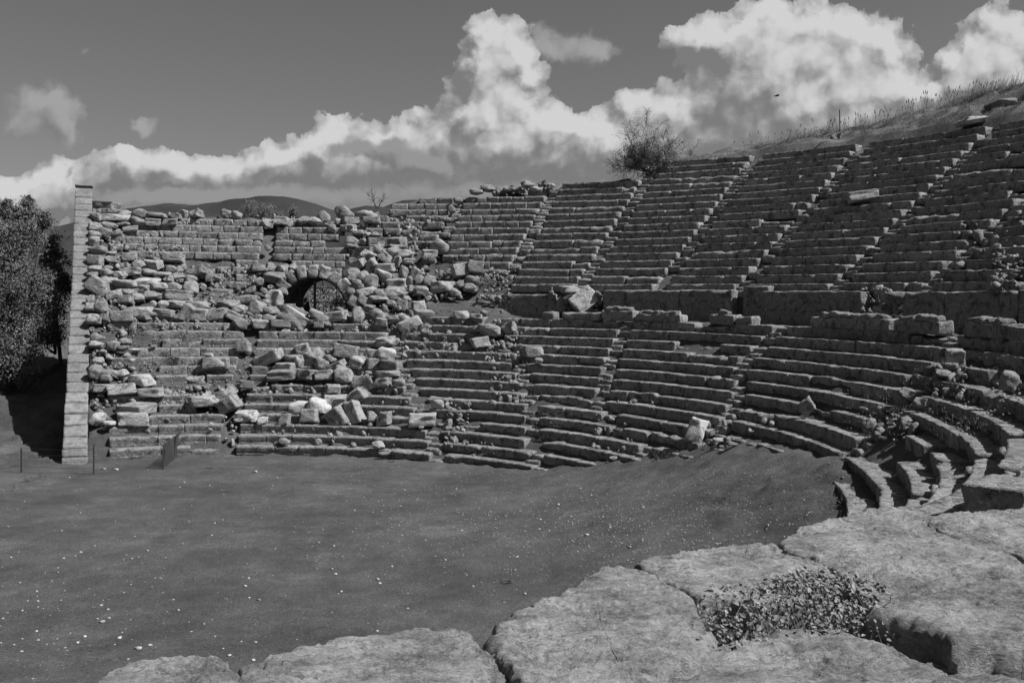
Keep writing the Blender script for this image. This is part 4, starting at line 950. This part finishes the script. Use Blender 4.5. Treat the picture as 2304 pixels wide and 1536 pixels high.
def stalks():
    a=Acc(); h=Acc()
    def surf(px,py):
        r=ray(px,py); Y=np.arange(30,75,.25); P=r[None,:]*(Y/r[1])[:,None]+np.array([0,0,EYE])
        aa=np.degrees(np.arctan2(P[:,0]-XC,P[:,1]-YC)); rr_=np.hypot(P[:,0]-XC,P[:,1]-YC)
        ok=np.where((rr_>30)&(P[:,2]<terrain(aa,rr_,P[:,0],P[:,1])))[0]
        return P[ok[0]] if len(ok) else None
    def one(P,H,th=.008,head=True,lean=.2):
        t=np.array([rng.normal()*lean,rng.normal()*lean,1.])*H; Q=[P,P+t*.55,P+t+np.array([rng.normal()*.08,0,0])*H]
        V,F=tube(Q,[th,th*.8,th*.5],3); a.add(V,F,rng.uniform(-.3,.3))
        if head: V,F=tube([Q[2]-t*.22,Q[2]-t*.1,Q[2]+t*.02],[th*.8,th*3.2,th*.6],4); h.add(V,F)
    def ridge(px): return float(np.interp(px,*RIDGE))
    for _ in range(230):
        px=random.triangular(1620,2304,2050); P=surf(px,ridge(px)+4)
        if P is None: continue
        one(P-np.array([0,0,.05]),random.uniform(.35,1.15),.009,random.random()<.7)
    for cx,n,sp in ((1780,120,40),(1700,30,50),(1850,60,25),(2190,120,30),(2255,260,45),(1325,60,30),(1945,70,40)):
        for _ in range(n):
            px=random.gauss(cx,sp*.6)
            y=ridge(px)+random.uniform(2,8) if px>1400 else 398
            P=surf(px,y)
            if P is None: continue
            one(P-np.array([0,0,.1]),random.uniform(.25,.9),.007,False,.3)
    for px,y,H in ((1178,408,.7),(1234,404,.9),(1200,410,.4),(1312,400,.9),(1328,398,1.),(1355,395,.6),(1135,412,.5),(1068,425,.5)):
        P=surf(px,y+6)
        if P is not None: one(P-np.array([0,0,.1]),H,.01,True,.05)
    tag(link('dry_grass',a.mesh('dry_grass',M_DRY)),'dry grass stems along the rim of the hill',None,None,'stuff')
    tag(link('grass_heads',h.mesh('grass_heads',M_DRY)),'seed heads of the dry stems along the rim',None,None,'stuff')
    # short grass on the hill and in the joints
    b=Acc()
    def tuft(P,n,H):
        for _ in range(n):
            q=P+np.array([rng.normal()*.08,rng.normal()*.08,-.02]); d=np.array([rng.normal()*.35,rng.normal()*.35,1.])*H*rng.uniform(.5,1.3); w=np.cross(d,rng.normal(size=3)); w=w/np.linalg.norm(w)*.006
            b.add([q-w,q+w,q+d],np.array([[0,1,2]]),rng.uniform(-.4,.5))
    for _ in range(3600):
        px=random.uniform(1520,2304); y=ridge(px)+random.uniform(0,100)
        P=surf(px,y)
        if P is None: continue
        rr_=math.hypot(P[0]-XC,P[1]-YC)
        if rr_<41.3: continue
        tuft(P,9,random.choice([.12,.18,.3]))
    for _ in range(1500):
        px,py=random.uniform(0,1950),random.uniform(1050,1500); z=.1
        for _q in range(4): P=atz(px,py,z); z=float(orch(P[0],P[1]))
        if math.hypot(P[0]-XC,P[1]-YC)>21: continue
        tuft(P,random.choice([3,5,8,12]),random.choice([.025,.035,.05]))
    for _ in range(420):
        i=random.choice(range(2,7)); k=random.uniform(2,15); aa=aisle(i,k)+rng.normal()*1.; r=R0+DR*k
        P=ring(aa,r,HR*int(k)+.0); 
        if orch(P[0],P[1])>P[2]: continue
        tuft(P,7,.12)
    for _ in range(500):
        i=random.choice(range(3,10)); k=random.uniform(0,18); aa=UA[i]+rng.normal()*1.5; r=RW+DU*(int(k)+.7)
        tuft(ring(aa,r,Z0+HU*int(k)),8,.11)
    for _ in range(500):
        px,py=random.choice([(1980+random.gauss(0,50),920+random.gauss(0,30)),(1250+random.gauss(0,40),925+random.gauss(0,15)),(1500+random.gauss(0,30),1020+random.gauss(0,8)),(2120+random.gauss(0,60),840+random.gauss(0,30)),(2180+random.gauss(0,60),930+random.gauss(0,20))]); tuft(slope_hit(px,py)-np.array([0,0,.12]),5,.08)
    tag(link('grass',b.mesh('grass',M_DRY,smooth=False)),'short dry grass on the hilltop and in the joints',None,None,'stuff')
stalks()
def weeds():
    for i,(x,y,s) in enumerate(((1120,1036,.25),(880,1040,.2),(90,1075,.5),(60,1082,.5),(30,1100,.5),(470,1056,.2),(1145,1310,.2),(1340,1180,.25),(1870,1120,.55),(1900,1140,.4))):
        z=.1
        for _ in range(5): P=atz(x,y,z); z=float(orch(P[0],P[1]))
        b=Acc(); C=P+rng.normal(size=(160,3))*np.array([s,s,.16*s])*.38+np.array([0,0,.05]); leaves(b,C,.03,asp=.25)
        for _ in range(14):
            V,F=tube([P,P+np.array([rng.normal()*s*.5,rng.normal()*s*.5,rng.random()*s*.6+.05])],[.006,.003],3); b.add(V,F)
        wl=['at the foot of the lowest seats','by the heap side of the floor edge','by the wall foot, right one','by the wall foot, middle one','by the wall foot, left one','near the bent fence','behind the humped block','in the middle of the floor','in the shadow of the right seats','at the right corner of the floor'][i]
        tag(link('weed',b.mesh('weed',M_LEAF,P),None,tuple(P)),'low dark weed '+wl,'weed','weeds on the floor')
weeds()
def ivy():
    cen=atz(1800,1370,5.55); root=empty('leafy_shrub',tuple(cen),'tangled leafy creeper filling the gap between the near blocks','plant'); a=Acc(); st=Acc()
    spots=[]
    for _ in range(4300):
        x=random.triangular(1555,2085,1790)+random.gauss(0,12); lo=np.interp(x,[1570,1700,1850,2000,2070],[1330,1310,1282,1318,1340])+random.random()**2*40*0+abs(random.gauss(0,1))*8; hi=np.interp(x,[1570,1650,1750,1850,2000,2070],[1465,1448,1418,1408,1420,1400])
        y=random.uniform(lo,hi)
        if vn(np.array([[x*.02,y*.035,3.]]),77)[0]<random.uniform(-.75,.1): continue
        q=atz(x,y,5.88)
        q[2]=random.uniform(5.86,5.92) if y<1332 else 5.93-abs(random.gauss(0,.17))
        spots.append(q)
    spots=np.array(spots); n=len(spots)
    # cupped leaves of six corners
    d=rng.normal(size=(n,3))*.7+np.array([.3,-.35,1.]); d/=np.linalg.norm(d,axis=1,keepdims=True); e=np.cross(d,rng.normal(size=(n,3))); e/=np.linalg.norm(e,axis=1,keepdims=True); f=np.cross(d,e); s=rng.uniform(.004,.013,(n,1))*rng.choice([1.,1.,1.35],(n,1))
    shp=[(-1,0,0),(-.45,.75,.25),(.4,.7,.2),(1.1,0,-.1),(.4,-.7,.2),(-.45,-.75,.25)]
    V=np.stack([spots+e*s*p[0]+f*s*p[1]+d*s*p[2] for p in shp],1).reshape(-1,3); k=np.arange(n)[:,None]*6
    F=np.concatenate([k+np.array([[0,1,2,3]]),k+np.array([[0,3,4,5]])]); a.add(V,F,np.repeat(rng.uniform(-.35,.6,n),6))
    for q in range(0,n,3):
        p=spots[q]; V,F=tube([p,p+np.array([rng.normal()*.05,rng.normal()*.05,-.07]),p+np.array([rng.normal()*.08,rng.normal()*.08,-.16])],[.0006,.001,.0012],3); st.add(V,F)
    for _ in range(90):
        p=atz(random.uniform(1570,2060),random.uniform(1320,1405),5.88); p[2]-=.12; t=np.array([rng.normal()*.05,rng.normal()*.05,random.uniform(.12,.26)])
        V,F=tube([p,p+t*.6,p+t+np.array([rng.normal()*.03,rng.normal()*.03,-.01])],[.0016,.0011,.0006],3); st.add(V,F,.4)
    link('leaves',a.mesh('leaves',M_IVY,cen,smooth=False),root); link('stems',st.mesh('stems',M_DRY,cen),root)
    # the upright sprig by the dark face
    c2=atz(1985,1440,5.45); r2=empty('leafy_sprig',tuple(c2),'single upright sprig with oval leaves before the dark block face','plant'); a=Acc(); st=Acc(); top=atz(2005,1335,6.02); P0=np.array(c2); path=[P0,P0*.5+top*.5+[.01,0,0],top]; V,F=tube(path,[.004,.003,.0015],5); st.add(V,F)
    for t in np.linspace(.15,1,12):
        p=P0*(1-t)+top*t; dr_=np.array([rng.choice([-1,1])*1.,rng.normal()*.5,.4]); dr_/=np.linalg.norm(dr_); q=p+dr_*.045; nn=np.cross(dr_,[0,1,0]); nn/=np.linalg.norm(nn); w=np.cross(dr_,nn)*.014
        a.add([p,p*.5+q*.5+w,q,p*.5+q*.5-w],np.array([[0,1,2,3]]),.5)
    link('leaves',a.mesh('leaves',M_IVY,c2,smooth=False),r2); link('stem',st.mesh('stem',M_DRY,c2),r2)
ivy()
# ---------------------------------------------------------------- fences, posts, bird
def zat(x,y): return atz(x,y,.0)
def post(px,y0,y1,label,name='fence_post',r=.03):
    b=atz(px,y1,0.); t=atY(px,y0,b[1]); V,F=tube([(0,0,-.1),tuple(t-b)],r,6); tag(link(name,mesh(name,V,F,M_IRON),None,tuple(b)),label,'fence post','thin posts by the retaining wall')
post(211,1000,1066,'thin dark post standing just right of the retaining wall foot'); post(48,1008,1062,'thin dark post at the left edge left of the retaining wall')
def meshfence():
    A0=atz(367,1055,0.); A1=atz(391,1035,0.); A2=atz(411,1012,0.); root=empty('wire_mesh_fence',tuple(A0),'short length of dark wire mesh fence standing on the floor near the wall','fence')
    for b,y,x in ((A0,1000,367),(A1,982,390),(A2,964,410)):
        t=atY(x,y,b[1]); V,F=tube([b-A0,t-A0],.028,5); link('fence_post',mesh('fence_post',V,F,M_IRON),root)
    a=Acc(); H=1.02
    for S,E_ in ((A0,A1),(A1,A2)):
        n=34
        for i in range(n):
            for s in (1,-1):
                t0=i/n; x0=S+(E_-S)*t0; t1=t0+s*.33; lim=np.clip(t1,0,1); x1=S+(E_-S)*lim; z1=H*abs(lim-t0)/.33
                if abs(lim-t0)<.02: continue
                V,F=tube([x0-A0,x1+np.array([0,0,z1])-A0],.007,3); a.add(V,F)
                if z1<H-.05: continue
        for z in np.linspace(.05,H,9): V,F=tube([S+[0,0,z]-A0,E_+[0,0,z]-A0],.007,3); a.add(V,F)
    link('wire_mesh',a.mesh('wire_mesh',M_IRON,(0,0,0)),root)
meshfence()
def wires():
    a=Acc(); B=atz(211,1066,0.); B2=atz(48,1062,0.)
    for h in (.25,.5,.75,1.0):
        V,F=tube([B+[0,-.05,h]-B,B*.5+B2*.5+[0,-.05,h-.03]-B,B2+[0,-.05,h]-B],.006,3); a.add(V,F)
    tag(link('fence_wires',a.mesh('fence_wires',M_IRON),None,tuple(B)),'four slack wires strung between the two thin posts','wire')
wires()
def marker():
    b=atY(1890,284,58); V,F=tube([(0,0,-.3),tuple(atY(1889,247,58)-b)],.03,6); tag(link('marker_pole',mesh('pole',V,F,M_IRON),None,tuple(b)),'thin straight pole sticking up from the grassy hilltop','pole')
    b=atY(659,506,64); root=empty('white_marker',tuple(b),'small white post with a crossbar on the skyline by the pale crown','post')
    for x0,z0_,x1,z1,nm in ((-.08,-.2,-.08,.55,'upright'),(.08,-.2,.08,.55,'upright'),(-.25,.38,.45,.38,'crossbar')):
        V,F=tube([(x0,0,z0_),(x1,0,z1)],.02,5); link(nm,mesh(nm,V,F,M_WHITE),root)
    c=atY(1748,216,90); V=[];a=Acc()
    V,F=tube([(-.28,0,-.03),(-.1,0,.0),(.1,0,.02),(.25,0,.05)],[.01,.07,.06,.012],8); a.add(V,F)
    for s in (-1,1):
        a.add([(-.08,0,.02),(.1,0,.03),(.02+.16,s*.38,.10),(-.02+.02,s*.62,.04),(-.06,s*.3,.08)],np.array([[0,1,2,3]])); 
        a.add([(-.08,0,.02),(.02,s*.62,.04),(-.1,s*.3,.05),(-.1,0,.0)],np.array([[0,1,2,3]]))
    a.add([(.2,0,.04),(.42,-.06,.07),(.44,0,.07),(.42,.06,.07)],np.array([[0,1,2,3]]))
    tag(link('bird',a.mesh('bird',M_IRON),None,tuple(c)),'small dark bird gliding against the clouds','bird')
marker()
